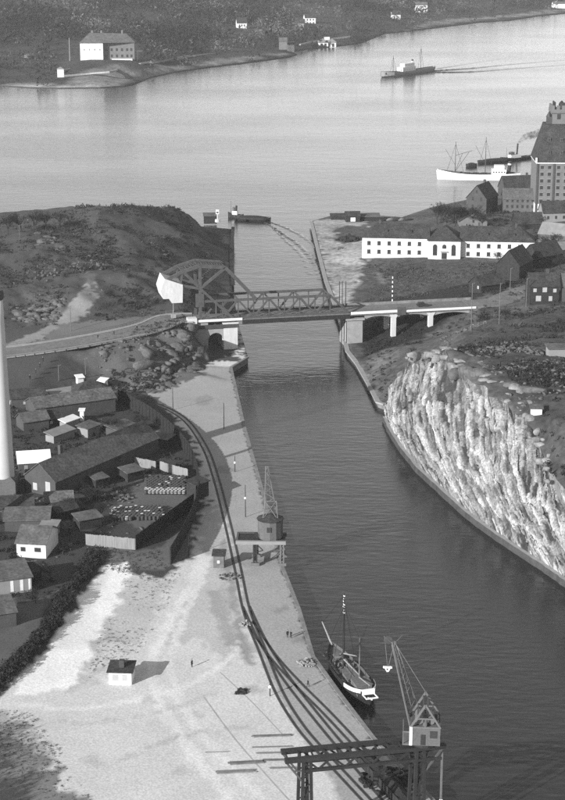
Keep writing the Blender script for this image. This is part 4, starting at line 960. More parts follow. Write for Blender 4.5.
for x in (3.7, 22.9):
    for z in (zt-3.2,):
        mb = MB(); mb.bar((x,0,z),(x,GW,z),.35); mb.bar((x,0,1.6),(x,GW,z),.25); mb.bar((x,GW,1.6),(x,0,z),.25); mb.bar((x,0,1.6),(x,GW,1.6),.35); mb.build('portal_brace', 'dark_steel', k2)
mb = MB(); mb.box(26.6,26.9,.2,.5,-1,zt-1.2); mb.build('ladder_post', 'light_steel', k2)
mb = MB(); mb.box(26.5,27,.1,.4,6.1,7.0); mb.build('lamp_box', 'white_paint', k2)
# slewing cabin on the right end
sc_ = Vector((23.9, 1.4, zt)); CA = R(-16)
def cl(x, y, z): return Vector((sc_.x+x*math.cos(CA)-y*math.sin(CA), sc_.y+x*math.sin(CA)+y*math.cos(CA), sc_.z+z))
def cbox(mb, x0, x1, y0, y1, z0, z1):
    vs = [cl(x, y, z) for z in (z0, z1) for x, y in ((x0,y0),(x1,y0),(x1,y1),(x0,y1))]
    return mb.add(vs, [(3,2,1,0),(4,5,6,7),(0,1,5,4),(1,2,6,5),(2,3,7,6),(3,0,4,7)])
mb = MB(); mb.lathe([(2.4,.0),(2.4,.5)], 16, tuple(sc_)); mb.build('turntable', 'dark_steel', k2)
mb = cbox(MB(), -2.4, 2.6, -2.4, 2.6, .5, 3.7); cb_ = mb.build('cabin', 'brick_wall', k2)
mb = cbox(MB(), -2.46, -2.0, -2.46, -2.36, .5, 3.8); cbox(mb, -2.46, -2.36, -2.36, -2.0, .5, 3.8); mb.build('corner_board', 'white_steel', cb_)
mb = cbox(MB(), .9, 2.1, -2.45, -2.3, 1.9, 3.2); mb.build('window', 'glass', cb_)
mb = cbox(MB(), -2.45, -2.3, -1.4, -.2, 1.7, 3.1); mb.build('window', 'glass', cb_)
mb = cbox(MB(), -.6, .2, -2.44, -2.3, .6, 2.5); mb.build('door', 'dark_timber', cb_)
mb = cbox(MB(), -3.6, -2.5, -2.2, 2.4, .4, .6); mb.bar(cl(-3.5,-2.1,.6), cl(-3.5,-2.1,2.8), .15); mb.bar(cl(-3.5,2.2,.6), cl(-3.5,2.2,2.8), .15); mb.bar(cl(-3.5,-2.1,2.8), cl(-3.5,2.2,2.8), .15); mb.bar(cl(-3.5,-2.1,2.8), cl(-2.4,-2.2,2.8), .15); mb.build('balcony', 'light_steel', k2)
for y in (-2.3, 2.5):
    mb = MB(); mb.bar(cl(-2.3,y,3.7), cl(.1,y,7.8), .3); mb.bar(cl(.1,y,7.8), cl(2.6,y,3.7), .3); mb.bar(cl(-1.2,y,5.3), cl(1.5,y,5.3), .22); mb.bar(cl(.1,y,5.3), cl(.1,y,3.7), .2); mb.bar(cl(-2.3,y,3.75), cl(2.6,y,3.75), .25); mb.build('gable_frame', 'light_steel', k2)
for t in (.15, .5, .85):
    for x0, z0, x1, z1 in ((-2.3,3.7,.1,7.8), (2.6,3.7,.1,7.8)):
        mb = MB(); x = x0+(x1-x0)*t; z = z0+(z1-z0)*t; mb.bar(cl(x,-2.3,z), cl(x,2.5,z), .2); mb.build('purlin', 'steel', k2)
mb = MB(); mb.tube(cl(-.9,-1.4,4.5), cl(-.9,1.6,4.5), .7, n=12); mb.tube(cl(1.1,-1.4,4.4), cl(1.1,1.6,4.4), .55, n=12); cbox(mb, -.3, .5, -1.8, 1.8, 3.7, 4.3); mb.build('winch_drums', 'light_steel', k2)
jt = cl(-5.4, 6.2, 14.6)
mb = MB(); q0, q1 = cl(-2.3,.2,2.2), cl(-.2,3.4,2.2)
lattice(mb, q0, jt+Vector((-.3,0,0)), q1, jt+Vector((.3,0,0)), 11, .22, .12)
lattice(mb, cl(-2.6,1.6,3.6), jt+Vector((-.3,0,.5)), cl(-.9,4,3.6), jt+Vector((.3,0,.5)), 11, .18, .1); mb.build('jib', 'light_steel', k2)
mb = MB(); mb.bar(cl(-2.3,2.5,5.3), jt+Vector((0,0,.4)), .08); mb.bar(cl(.1,2.5,7.8), jt+Vector((0,0,.6)), .08); mb.build('stay_cable', 'light_steel', k2)
mb = MB(); mb.bar(jt, jt+Vector((-1.6,.5,1.4)), .2); mb.bar(jt, jt+Vector((1.6,.5,1.2)), .18); mb.tube(jt+Vector((-.9,.2,.7)), jt+Vector((-.9,.5,.7)), .7, n=12); mb.build('jib_head', 'steel', k2)
mb = MB(); mb.bar(jt+Vector((-1.5,.4,1.2)), jt+Vector((-1.0,.2,-4.0)), .08); mb.bar(jt, jt+Vector((-.8,.2,-4.0)), .08); mb.build('hoist_cable', 'light_steel', k2)
mb = MB(); mb.bar(jt+Vector((-1.7,.2,-4.1)), jt+Vector((-.2,.2,-4.3)), .3); mb.bar(jt+Vector((-1.5,.2,-4.1)), jt+Vector((-1.0,.2,-5.0)), .2); mb.bar(jt+Vector((-.4,.2,-4.1)), jt+Vector((-.9,.2,-5.0)), .2); mb.build('hook_block', 'white_steel', k2)
tag(k2, 'big lattice gantry crane with gabled cabin in the foreground', 'crane')

# coal wagons, timber and lumber under and beside the gantry
def wagon(p, rz, label):
    e = empty('coal_wagon', p, rz)
    mb = MB(); mb.box(-4,4,-1.4,1.4,1.0,1.25); mb.build('chassis', 'dark_steel', e)
    mb = MB()
    for a in ((-4,4,-1.45,-1.33),(-4,4,1.33,1.45),(-4,-3.88,-1.33,1.33),(3.88,4,-1.33,1.33)): mb.box(*a, 1.25, 2.5)
    for x in (-2.6,-1.3,0,1.3,2.6): mb.box(x-.08,x+.08,-1.52,-1.45,1.0,2.45); mb.box(x-.08,x+.08,1.45,1.52,1.0,2.45)
    mb.build('body', 'dark_timber', e)
    mb = MB(); nx, ny = 14, 6; vs = []
    for i in range(nx+1):
        for j in range(ny+1):
            x = -3.86+7.72*i/nx; y = -1.32+2.64*j/ny; vs.append((x, y, 2.2+.9*max(0,1-abs(y)/1.5)*max(0,1-(abs(x)/4.1)**3)+random.uniform(-.1,.1)))
    mb.add(vs, [(i*(ny+1)+j,(i+1)*(ny+1)+j,(i+1)*(ny+1)+j+1,i*(ny+1)+j+1) for i in range(nx) for j in range(ny)]); mb.build('coal_load', 'coal', e)
    for x in (-2.6, 2.6):
        for y in (-.75, .75): mb = MB(); mb.tube((x,y-.07,.52),(x,y+.07,.52),.5,n=14); mb.build('wheel', 'dark_steel', e)
    tag(e, label, 'wagon'); return e
wpts = [P(352,760,Q), P(376,786,Q), P(402,815,Q)]
for i, lab in enumerate(['open coal wagon under the gantry crane, farthest from the camera', 'open coal wagon under the gantry crane, at the bottom edge']):
    a, b = wpts[i], wpts[i+1]; d = b-a; wagon(a.lerp(b, .5)+Vector((1.2,0,.08)), math.atan2(d.y, d.x), lab)
heap('coal_heap', P(388,781,Q+.1), 5, 2.4, 120, 'coal', 'black heap of coal on the quay edge under the gantry crane', 'coal heap', size=.6)
for i in range(7):
    a = P(392+i*6.2, 768+i*6.4, Q+.22); mb = MB()
    for j in range(3): mb.box(-1.1,1.1,-.7+j*.5,-.26+j*.5,0,.3)
    o = mb.build('timber_fender', 'pale_timber'); o.location = a; o.rotation_euler = (0,0,R(20)); tag(o, 'short pale timber block along the quay edge under the gantry crane', 'timber', 'pale timber blocks at the quay edge')
def stack(px, py, L_, w, h, rz, m, label, nb=6):
    e = empty('lumber_stack', P(px, py, Q), rz)
    for i in range(nb):
        mb = MB(); y = -w/2+w*i/nb; mb.box(-L_/2+random.uniform(-.3,.3), L_/2+random.uniform(-.3,.3), y, y+w/nb*.86, .02, h*random.uniform(.8,1)); mb.build('plank', m, e)
    tag(e, label, 'lumber')
stack(272,736,7.4,0.70,0.25,R(4),'timber','thin dark lumber stack nearest the tracks on the lower quay')
stack(246,763,6.4,0.98,0.30,R(6),'timber','dark lumber stack lying on the lower quay, upper of the two')
stack(236,772,7.0,1.12,0.25,R(5),'quay_stone','grey-brown lumber stack on the lower quay, lower of the two')
stack(272,747,7.5,0.49,0.12,R(3),'quay_stone','thin row of planks just below the thin dark lumber stack')
stack(276,753,7,0.56,0.15,R(2),'quay_stone','second row of planks below the thin dark lumber stack')
stack(280,760,6,0.70,0.17,R(2),'timber','third row of planks close to the gantry leg')
stack(284,768,5.2,0.63,0.15,R(2),'quay_stone','fourth row of planks beside the gantry leg')
stack(217,752,4.2,0.28,0.07,R(4),'quay_stone','few loose planks left of the lumber stacks', 3)
heap('crate_pile', P(306,664,Q+.05), 1.7, 1.3, 46, 'pale_timber', 'pale pile of crates on the quay beside the moored sailing ship', 'crate pile', size=.42)
heap('rubble_pile', P(241,692,Q+.03), 1.3, .35, 24, 'dark_timber', 'small dark pile of scrap on the sandy quay', 'scrap pile', size=.35)
heap('rubble_pile', P(229,577,Q+.03), 2.4, .5, 30, 'rubble', 'scattered rubble in front of the small wooden track hut', 'scrap pile', size=.35)
heap('gravel_pile', P(245,625,Q+.03), 1.2, .9, 30, 'pale_timber', 'small pale pile beside the railway switch', 'pile', size=.35)
# ------------------------------------------------------------------ ships
def hull(L, B, free, draft, sheer_b, sheer_s, pb=2.2, ps=3.0, bul=.8, ns=22, e=None, mh='hull_black', mlow=None, md='deck_wood', rake=.06):
    """local x forward (bow at +L/2), waterline at z=0; returns nothing, adds hull, boot_top and deck to e"""
    ts = [-1+2*i/ns for i in range(ns+1)]
    def half(t): return max(.02, B/2*(1-abs(t)**(pb if t > 0 else ps))**(.8 if t > 0 else .6)) if abs(t) < 1 else (.03 if t > 0 else B*.16)
    def zr(t): return free+(sheer_b*max(0,t)**2.2+sheer_s*max(0,-t)**2.2)
    rows = []
    for t in ts:
        h = half(t); z = zr(t); x = t*L/2
        f_ = .82 if abs(t) < .8 else .82-.5*(abs(t)-.8)/.2
        rows.append([(x-rake*L*.3*max(0,t), h*f_*.5, -draft), (x-rake*L*.12*max(0,t), h*f_, 0), (x, h, z*.55), (x+rake*L*.1*max(0,t)**2, h*1.02, z)])
    def strip(k0, k1):
        mb = MB()
        for s_ in (1, -1):
            V = [(p[0], p[1]*s_, p[2]) for r in rows for p in r[k0:k1+1]]; w = k1-k0+1
            mb.add(V, [(i*w+j, (i+1)*w+j, (i+1)*w+j+1, i*w+j+1) for i in range(len(rows)-1) for j in range(w-1)])
        r0 = rows[0]; mb.add([(r0[k][0], r0[k][1]*s_, r0[k][2]) for k in range(k0, k1+1) for s_ in (1, -1)], [(2*j, 2*j+1, 2*j+3, 2*j+2) for j in range(k1-k0)])
        return mb
    strip(1, 3).build('hull', mh, e); strip(0, 1).build('boot_top', mlow or 'hull_black', e)
    mb = MB(); V = []; 
    for i, t in enumerate(ts):
        r = rows[i][3]; V += [(r[0], r[1]*.95, r[2]-bul), (r[0], -r[1]*.95, r[2]-bul), (r[0], r[1]*.95, r[2]), (r[0], -r[1]*.95, r[2])]
    F = []
    for i in range(len(ts)-1): a = 4*i; b = a+4; F += [(a, b, b+1, a+1), (a, a+2, b+2, b), (a+1, b+1, b+3, a+3)]
    mb.add(V, F); mb.build('deck', md, e)
    return zr, half
def mast(e, x, z0, h, r, m='timber', y=0, rake=0, name='mast'):
    mb = MB(); mb.tube((x, y, z0), (x-rake*h, y, z0+h), r, r*.5, 7); return mb.build(name, m, e)
def rig(e, segs, m='dark_steel', w=.06, name='rigging'):
    mb = MB()
    for a, b in segs: mb.bar(a, b, w)
    return mb.build(name, m, e)

# moored sailing ship at the quay
qa = P(313,657,0); qb = P(373,738,0); qd = (qa-qb).normalized(); qn = Vector((qd.y, -qd.x, 0))
if qn.x < 0: qn = -qn
ship_c = P(346,681,0)+Vector((.6,0,0)); sp = empty('sailing_ship', ship_c, math.atan2(qd.y, qd.x))
zr, hf = hull(24, 6.4, 2.3, 1.2, 1.3, .9, 2.0, 3.6, .75, e=sp, mh='hull_black')
mb = MB()
for s_ in (1, -1):
    for i in range(7):
        t0, t1 = -1+i*.07, -1+(i+1)*.07
        mb.bar((t0*12, s_*hf(max(t0,-.99))*1.04, zr(t0)-.05), (t1*12, s_*hf(t1)*1.04, zr(t1)-.05), .15, .8)
mb.bar((-12.1,-1.3,zr(-1)), (-12.1,1.3,zr(-1)), .25, 1.2); mb.build('stern_bulwark', 'white_paint', sp)
mb = MB(); mb.bar((-12,0,1.9), (-14.2,0,2.5), .25, .35); mb.bar((-12,-1.2,2.6),(-14.2,-1.2,2.8),.18); mb.bar((-12,1.2,2.6),(-14.2,1.2,2.8),.18); mb.bar((-14.2,-1.3,2.75),(-14.2,1.3,2.75),.15,.3); mb.build('stern_davits', 'white_paint', sp)
mb = MB(); mb.box(-9.6,-6.0,-1.6,1.6,1.8,3.5); dk = mb.build('deckhouse', 'timber', sp)
mb = MB(); mb.box(-9.8,-5.8,-1.8,1.8,3.5,3.65); mb.build('deckhouse_roof', 'timber', dk)
for y in (-.8, .8): mb = MB(); mb.box(-6.05,-5.95,y-.35,y+.35,2.4,3.0); mb.build('porthole', 'glass', dk)
mb = MB(); mb.box(-4.2,1.6,-1.5,1.5,1.6,2.2); mb.box(-4.4,1.8,-.12,.12,2.2,2.3); mb.build('cargo_hatch', 'timber', sp)
mb = MB(); mb.box(6.5,7.7,-.8,.8,1.9,2.9); mb.tube((6.2,-1,2.6),(6.2,1,2.6),.35,n=10); mb.build('windlass', 'light_steel', sp)
mast(sp, 3.6, 1.4, 16.5, .26, 'dark_timber'); mast(sp, -6.4, 1.4, 11, .2, 'timber')
mb = MB(); mb.tube((3.2,0,3.4),(-6,0,4.2),.18,.12,7); mb.build('boom', 'pale_timber', sp)
mb = MB(); mb.tube((3.6,0,4.6),(-4.6,0,7.6),.16,.1,7); mb.build('gaff', 'pale_timber', sp)
mb = MB(); mb.tube((-6.6,0,3.8),(-12.6,0,4.8),.14,.1,7); mb.build('mizzen_boom', 'pale_timber', sp)
mb = MB(); mb.tube((11.4,0,3.2),(18.2,0,5.6),.22,.12,7); mb.build('bowsprit', 'pale_timber', sp)
rig(sp, [((3.6,0,17.6),(18,0,5.5)),((3.6,0,15),(13.2,0,3.6)),((3.6,0,16),(-6.4,0,12)),((-6.4,0,12),(-12,0,3)),((3.4,0,16),(2.2,2.9,2.4)),((3.4,0,16),(2.2,-2.9,2.4)),((3.4,0,16),(4.4,2.8,2.4)),((3.4,0,16),(4.4,-2.8,2.4)),((-6.5,0,11.6),(-7.4,2.6,2.6)),((-6.5,0,11.6),(-7.4,-2.6,2.6))], w=.07)
mb = MB(); rg = random.Random(5)
for i in range(7): mb.box(3.45+rg.uniform(-.3,.1), 3.75+rg.uniform(-.1,.3), -.12, .14, 13.6+i*.62, 13.85+i*.62)
mb.build('pennants', 'white_paint', sp)
mb = MB()
for i in range(150):
    x = rg.uniform(1.8, 10) if i < 80 else rg.uniform(-11,-3); y = rg.uniform(-2,2); s_ = rg.uniform(.15,.42); z_ = 1.6+rg.random()*.5
    mb.bar((x-s_,y,z_),(x+s_,y+rg.uniform(-.4,.4),z_+rg.uniform(-.1,.5)),s_*.8,s_*.6)
tag(mb.build('deck_clutter', 'light_steel', sp), kind='stuff')
mb = MB()
for i in range(9):
    x = rg.uniform(-6,9); mb.bar((x,2.2,2.0),(x+.8,2.6,2.5),.35)
tag(mb.build('lashed_gear', 'dark_timber', sp), kind='stuff')
tag(sp, 'two-masted sailing cargo ship with white stern moored at the quay', 'sailing ship')

def steamer(e, L, B, free, mh, hx, funnel_x, masts, white=True, hh=4.5, hl=.16, low=None):
    zr, hf = hull(L, B, free, 1.5, free*.7, free*.25, 2.6, 4.0, .7, e=e, mh=mh, mlow=low)
    mb = MB(); mb.box(hx-L*hl/2, hx+L*hl/2, -B*.36, B*.36, free-.7, free+hh*.55); sup = mb.build('superstructure', 'white_paint', e)
    mb = MB(); mb.box(hx-L*hl/2+1, hx+L*hl*.32, -B*.28, B*.28, free+hh*.55, free+hh); mb.build('bridge_deck', 'white_paint', e)
    for i in range(5):
        for s_ in (1, -1):
            mb = MB(); x = hx-L*hl*.4+i*L*hl*.19; mb.box(x-.4, x+.4, s_*B*.36-.05, s_*B*.36+.05, free+.9, free+1.7); mb.build('porthole', 'glass', sup)
    mb = MB(); mb.tube((funnel_x,0,free), (funnel_x-.6,0,free+hh*1.45), 1.1, 1.0, 12); fu = mb.build('funnel', 'hull_black', e)
    mb = MB(); mb.tube((funnel_x-.42,0,free+hh*1.05), (funnel_x-.5,0,free+hh*1.22), 1.13, 1.1, 12); mb.build('funnel_band', 'white_paint', fu)
    for x, h in masts:
        mast(e, x, free-.6, h, .28, 'steel')
        rig(e, [((x,0,free+h*.9),(x+5,0,free+.6)),((x,0,free+h*.9),(x-5,0,free+.6)),((x,0,free+h*.25),(x+6,1.5,free+h*.75))], w=.14, name='derrick')
    for i in range(3):
        x = hx+L*hl/2+2.5+i*L*.1
        if x < L*.4: mb = MB(); mb.box(x, x+L*.07, -B*.22, B*.22, free-.8, free+.4); mb.build('cargo_hatch', 'dark_steel', e)
    return zr
# passing steamer on the fairway
a, b = P(381,77.5,0), P(434,70.5,0); d = a-b; e = empty('cargo_steamer', (a+b)/2, math.atan2(d.y, d.x))
L_ = d.length; steamer(e, L_, 9.5, 3.4, 'hull_grey', 3, -6.5, [(L_*.28,16),(-L_*.24,22)], hh=7, hl=.24)
mb = MB(); mb.prism([(L_*.5+.6,6.3),(L_*.34,4.9),(L_*.34,1.4),(L_*.5-1.5,1.4)], -.06, .06)
mb = MB()
for s_ in (1,-1):
    hw = lambda t: 9.5/2*(1-abs(t)**2.6)**.8*1.05
    mb.add([(t*L_/2+.006*L_*t*t, s_*hw(min(t,.995)), z) for t in (.62,.72,.82,.91,.995) for z in (1.0, 3.4+2.0*t**2.2)], [(2*i,2*i+2,2*i+3,2*i+1) for i in range(4)])
mb.build('bow_band', 'white_paint', e)
mb = MB(); mb.box(L_*.36,L_*.44,-2,2,4.2,5.0); mb.build('forecastle', 'hull_grey', e)
tag(e, 'grey cargo steamer with white bow and house under way on the open water', 'steamer')
# white freighter off the mill
a, b = P(436.5,179,0), P(520,180,0); d = a-b; e = empty('white_freighter', (a+b)/2, math.atan2(d.y, d.x)); L_ = d.length
steamer(e, L_, 9.5, 3.6, 'white_paint', -L_*.24, -L_*.36, [(L_*.28,19),(-L_*.08,22)], hh=5, hl=.17)
rig(e, [((L_*.28,0,14),(L_*.08,0,17)),((L_*.28,0,4.5),(L_*.12,0,16)),((L_*.28,0,4.5),(L_*.2,0,15))], w=.2, name='cargo_boom')
tag(e, 'long white freighter lying at anchor off the mill', 'freighter')
# dark tug and lighters behind it
def lighter(c0, rz, L, B, label, name='lighter', load=True):
    e = empty(name, c0, rz); hull(L, B, 1.6, .8, .5, .3, 4, 5, .5, e=e, mh='hull_black')
    if load:
        mb = MB(); n = 14
        V = [(-L*.4+L*.8*i/n, y, 1.3+ (h if True else 0)*math.sin(math.pi*i/n)**.4) for i in range(n+1) for y, h in ((-B*.38,.2),(-B*.15,1.1),(B*.15,1.2),(B*.38,.2))]
        mb.add(V, [(i*4+j,(i+1)*4+j,(i+1)*4+j+1,i*4+j+1) for i in range(n) for j in range(3)]); mb.build('cargo', 'coal', e)
    tag(e, label, 'lighter'); return e
a, b = P(478,163.5,0), P(512,161,0); d = b-a; lighter((a+b)/2, math.atan2(d.y,d.x), d.length, 5.5, 'long black lighter moored behind the white freighter')
a, b = P(466,167,0), P(477,166.5,0); d = b-a; lighter((a+b)/2, math.atan2(d.y,d.x), d.length, 3.6, 'small dark boat alongside the bow half of the white freighter', 'small_lighter')
def tug(c0, rz, L, B, label, fh=6.0):
    e = empty('steam_tug', c0, rz); hull(L, B, 1.6, .9, 1.3, .4, 2.2, 3, .5, e=e, mh='hull_black')
    mb = MB(); mb.box(-L*.12,L*.2,-B*.3,B*.3,1.2,3.4); mb.build('deckhouse', 'white_paint', e)
    mb = MB(); mb.box(L*.08,L*.19,-B*.22,B*.22,3.4,5.2); wh = mb.build('wheelhouse', 'light_steel', e)
    mb = MB(); mb.box(L*.185,L*.2,-B*.18,B*.18,4.2,4.9); mb.build('window', 'glass', wh)
    mb = MB(); mb.tube((-L*.03,0,3.2),(-L*.05,0,3.2+fh),.55,.5,10); mb.build('funnel', 'hull_black', e)
    mast(e, L*.3, 1.5, 7, .12, 'steel'); tag(e, label, 'tug'); return e
a, b = P(500,161.5,0), P(531,158,0); d = a-b; tg = tug((a+b)/2, math.atan2(d.y,d.x), d.length, 5, 'black steam tug with white deckhouse trailing smoke behind the freighter', 7)
# tug with barge leaving the channel
a, b = P(229.5,217,0), P(242,218,0); d = a-b; tug((a+b)/2, math.atan2(d.y,d.x)+.1, 8.5, 3, 'small steam tug towing a loaded barge out of the channel', 3)
a, b = P(240,219,0), P(265,221.5,0); d = a-b; lb = lighter((a+b)/2, math.atan2(d.y,d.x)+.3, 19, 7, 'black barge heaped with coal towed by the small tug', 'coal_barge')
mb = MB(); mb.box(-6.5,-1.5,-2.8,-2.5,.3,1.0); mb.build('white_strake', 'white_paint', lb)

# smoke drifting from the tug
sm = bpy.data.materials.new('smoke'); sm.use_nodes = True; N = sm.node_tree.nodes; N.remove(N['Principled BSDF'])
pv = N.new('ShaderNodeVolumePrincipled'); pv.inputs['Color'].default_value = (.12,.12,.12,1)
tcs = N.new('ShaderNodeTexCoord'); nzs = N.new('ShaderNodeTexNoise'); nzs.inputs['Scale'].default_value = .45; nzs.inputs['Detail'].default_value = 4; mrs = N.new('ShaderNodeMapRange'); mrs.inputs[1].default_value = .42; mrs.inputs[2].default_value = .75; mrs.inputs[3].default_value = 0; mrs.inputs[4].default_value = .7
sm.node_tree.links.new(tcs.outputs['Object'], nzs.inputs[0]); sm.node_tree.links.new(nzs.outputs[0], mrs.inputs[0]); sm.node_tree.links.new(mrs.outputs[0], pv.inputs['Density'])
sm.node_tree.links.new(pv.outputs[0], N['Material Output'].inputs['Volume']); MATS['smoke'] = sm
bm = bmesh.new(); s0 = P(515.5,160,0)+Vector((.9,0,9.6)); prev = None
path = [(0,0,0,.8),(2,.3,2.5,1.3),(5,.6,5,2.1),(10,1,6.2,2.7),(16,1.5,7,3.2),(24,2.2,8,3.8)]
cvp = curve([Vector(q_[:3]) for q_ in path], 4); K = 10; rings = []
for i, p in enumerate(cvp):
    r = np.interp(i/4, range(6), [q_[3] for q_ in path])
    dv = (cvp[min(i+1,len(cvp)-1)]-cvp[max(i-1,0)]).normalized(); sx = dv.cross(Vector((0,1,0))).normalized(); sy = sx.cross(dv)
    rings.append([bm.verts.new(s0+p+(sx*math.cos(6.283*k/K)+sy*math.sin(6.283*k/K))*r*(1+.35*noise.noise(Vector((i*.6,k*1.1,2))))) for k in range(K)])
for a, b in zip(rings, rings[1:]):
    for k in range(K): bm.faces.new((a[k], a[(k+1)%K], b[(k+1)%K], b[k]))
bm.faces.new(rings[0][::-1]); bm.faces.new(rings[-1]); bmesh.ops.recalc_face_normals(bm, faces=bm.faces)
me = bpy.data.meshes.new('smoke'); bm.to_mesh(me); bm.free(); me.materials.append(sm); o = bpy.data.objects.new('smoke', me); COL.objects.link(o); tag(o, kind='stuff')

# wakes: low ridges of water behind the moving vessels
def wake(pts, w, h, seed=0, amp=0.0, n=14):
    cv = curve(pts, n); V = []; F = []; K = 5
    for i, p in enumerate(cv):
        d = cv[min(i+1,len(cv)-1)]-cv[max(i-1,0)]; d.z = 0; d.normalize(); nn = Vector((-d.y,d.x,0)); f_ = 1-.75*i/len(cv); ww = w*(.4+.9*i/len(cv))
        for k in range(K):
            u = k/(K-1)*2-1; j = amp*noise.noise(Vector((i*.5+seed, 0, 0)))
            z = .012+h*f_*(math.cos(u*math.pi)*.5+.5)*(1+.6*noise.noise(Vector((i*.9+seed, u, 4))))*(1 if 0 < i < len(cv)-1 else 0)
            q_ = p+nn*(u*ww/2+j); V.append((q_.x, q_.y, max(.004, z)))
    F = [(i*K+k,(i+1)*K+k,(i+1)*K+k+1,i*K+k+1) for i in range(len(cv)-1) for k in range(K-1)]
    mb = MB(); mb.add(V, F); tag(mb.build('wake', 'water', smooth=True), kind='structure')
wake([P(434,71,0),P(470,68.5,0),P(515,64,0),P(600,57,0)], 10, .9, 1); wake([P(434,72.5,0),P(470,72,0),P(515,68.5,0),P(600,62,0)], 10, .9, 2)
wake([P(436,69,0),P(480,62,0),P(560,50,0)], 9, .5, 7)
wake([P(264,222,0),P(280,232,0),P(300,246,0),P(314,262,0),P(322,280,0)], 3, .55, 3, 1.5, 22)
wake([P(266,221,0),P(286,228,0),P(308,240,0),P(330,258,0)], 3, .35, 4, 1.5, 22)
wake([P(270,225,0),P(285,240,0),P(302,256,0),P(310,275,0)], 2.4, .3, 6, 1.5, 22)

# ------------------------------------------------------------------ far shore houses and the wood
FS = 'far_shore_ground'
def onf(px, py, z=8):
    p = P(px, py, z)
    for _ in range(4): p = P(px, py, gz(FS, p))
    return p
p = onf(80.5,60); p1 = P(102,61,p.z)
vl = empty('shore_mansion', p, R(2))
hw = ZT(p,43)-p.z
mb = MB(); mb.box(0,22,0,26,-4,hw); mb.build('wall', 'white_plaster', vl)
mb = MB(); mb.box(22.1,52,6,24,-4,hw); mb.build('wing', 'light_brick', vl)
mb = MB(); o_ = 1; mb.add([(-o_,-o_,hw+.02),(22.05,-o_,hw+.02),(53,5,hw+.02),(53,25,hw+.02),(-o_,27,hw+.02),(9,11,hw+9),(44,14,hw+8)], [(0,1,5),(1,2,6,5),(2,3,6),(3,4,5,6),(4,0,5)]); vr = mb.build('roof', 'grey_roof', vl)
for x, y in ((11,12),(20,13),(40,14)): mb = MB(); mb.box(x-.9,x+.9,y-.9,y+.9,hw+6,hw+11); mb.build('chimney', 'light_brick', vr)
for x in (25,30,35,40,45,49):
    for z in (2, 8): mb = MB(); mb.box(x-1,x+1,5.9,6.2,z,z+2.6); mb.build('window', 'glass', vl)
for x in (4,9,14,19): mb = MB(); mb.box(x-.6,x+.6,-.06,.2,9,10.6); mb.build('window', 'grey_plaster', vl)
mb = MB(); mb.box(30,50,2,5.9,-3,.8); mb.build('terrace', 'white_plaster', vl)
tag(vl, 'large mansion with bright white gable side on the far left shore', 'mansion')
def villa(px, py, L, D, h, hr, wm, rm, rz, label, **k):
    p = onf(px, py); return house('shore_villa', p, R(rz), L, D, h, hr, wm, rm, label, 'villa', base=4, **k)
villa(57.5,78,6,6,8,2,'white_plaster','light_roof',5,'narrow white bathing hut at the water edge below the mansion', hip=True)
villa(237,28,12,9,6,6,'white_plaster','dark_roof',10,'white gabled villa among the trees left of the boathouse', wins=wgrid([3,6,9],[2],1.4,2))
villa(295,28,11,9,6,5,'grey_plaster','dark_roof',-8,'grey villa on the wooded far shore', wins=wgrid([3,8],[2],1.6,2))
villa(305,25,14,10,9,5,'white_plaster','dark_roof',12,'tall white villa beside the grey one on the wooded shore', wins=wgrid([3,7,11],[1.5,5.5],1.5,2))
villa(279,46,9,7,5,4,'light_brick','grey_roof',0,'small pale house near the tip of the far jetty')
villa(392,19,12,9,6,5,'white_plaster','dark_roof',8,'white house in the wood left of the tall pale house', wins=wgrid([3,8],[2],1.6,2))
villa(415,11.5,18,12,9,4,'white_plaster','grey_roof',3,'tall pale house in the wood near the top edge', wins=wgrid([3,7,11,15],[1.5,5.5],1.5,2))
villa(553,7,26,10,5,3,'white_plaster','grey_roof',5,'long pale house at the top right corner')
villa(228,37,18,6,3,2,'grey_plaster','dark_roof',4,'long low roof among the trees left of the villas')
villa(288,49,7,6,5,3,'white_plaster','dark_roof',4,'small white cabin by the far jetty')
p = P(319,46.5,1); bh = empty('boathouse', p, R(8))
mb = MB(); mb.box(0,20,0,10,-1,4.6); mb.build('wall', 'white_plaster', bh)
mb = MB(); mb.add([(-1,-1,4.6),(21,-1,4.6),(21,11,4.6),(-1,11,4.6),(4,5,8.6),(16,5,8.6)], [(0,1,5,4),(1,2,5),(2,3,4,5),(3,0,4)]); mb.build('roof', 'light_roof', bh)
for x in (3,7.5,12,16.5): mb = MB(); mb.box(x-1.3,x+1.3,-.1,.3,-.6,3.4); mb.build('boat_door', 'glass', bh)
mb = MB(); mb.box(7,13,3,7,7,10.4); mb.build('lantern', 'white_plaster', bh)
tag(bh, 'white boathouse with dark doors standing at the far waterline', 'boathouse')
def pole(p, h, r, label, m='timber', knob=None, name='lamp_post', cat='pole', arm=0, group=None):
    e = empty(name, p); mb = MB(); mb.tube((0,0,-.4),(0,0,h),r,r*.7,7); mb.build('post', m, e)
    if arm: mb = MB(); mb.bar((0,0,h-.15),(arm,0,h+.1),.09); mb.bar((0,0,h-.9),(arm*.7,0,h),.06); mb.build('arm', m, e)
    if knob: mb = MB(); mb.lathe([(.05,0),(.3,.1),(.34,.4),(.12,.6)], 8, (0,-.2,knob-.3)); mb.build('lamp', 'white_paint', e)
    tag(e, label, cat, group); return e
p = onf(70,61); pole(p, 22, .5, 'tall flagpole left of the shore mansion', 'grey_plaster', name='flagpole', cat='flagpole')
p = onf(137.5,60); pole(p, 9, .5, 'white signal post right of the shore mansion', 'white_paint', name='signal_post'); 
mb = MB(); mb.box(-3,4,-.2,.2,8,9.4); o = mb.build('signal_board', 'white_paint'); o.parent = bpy.context.scene.objects[-2] if False else [x for x in COL.objects if x.get('label') == 'white signal post right of the shore mansion'][0]
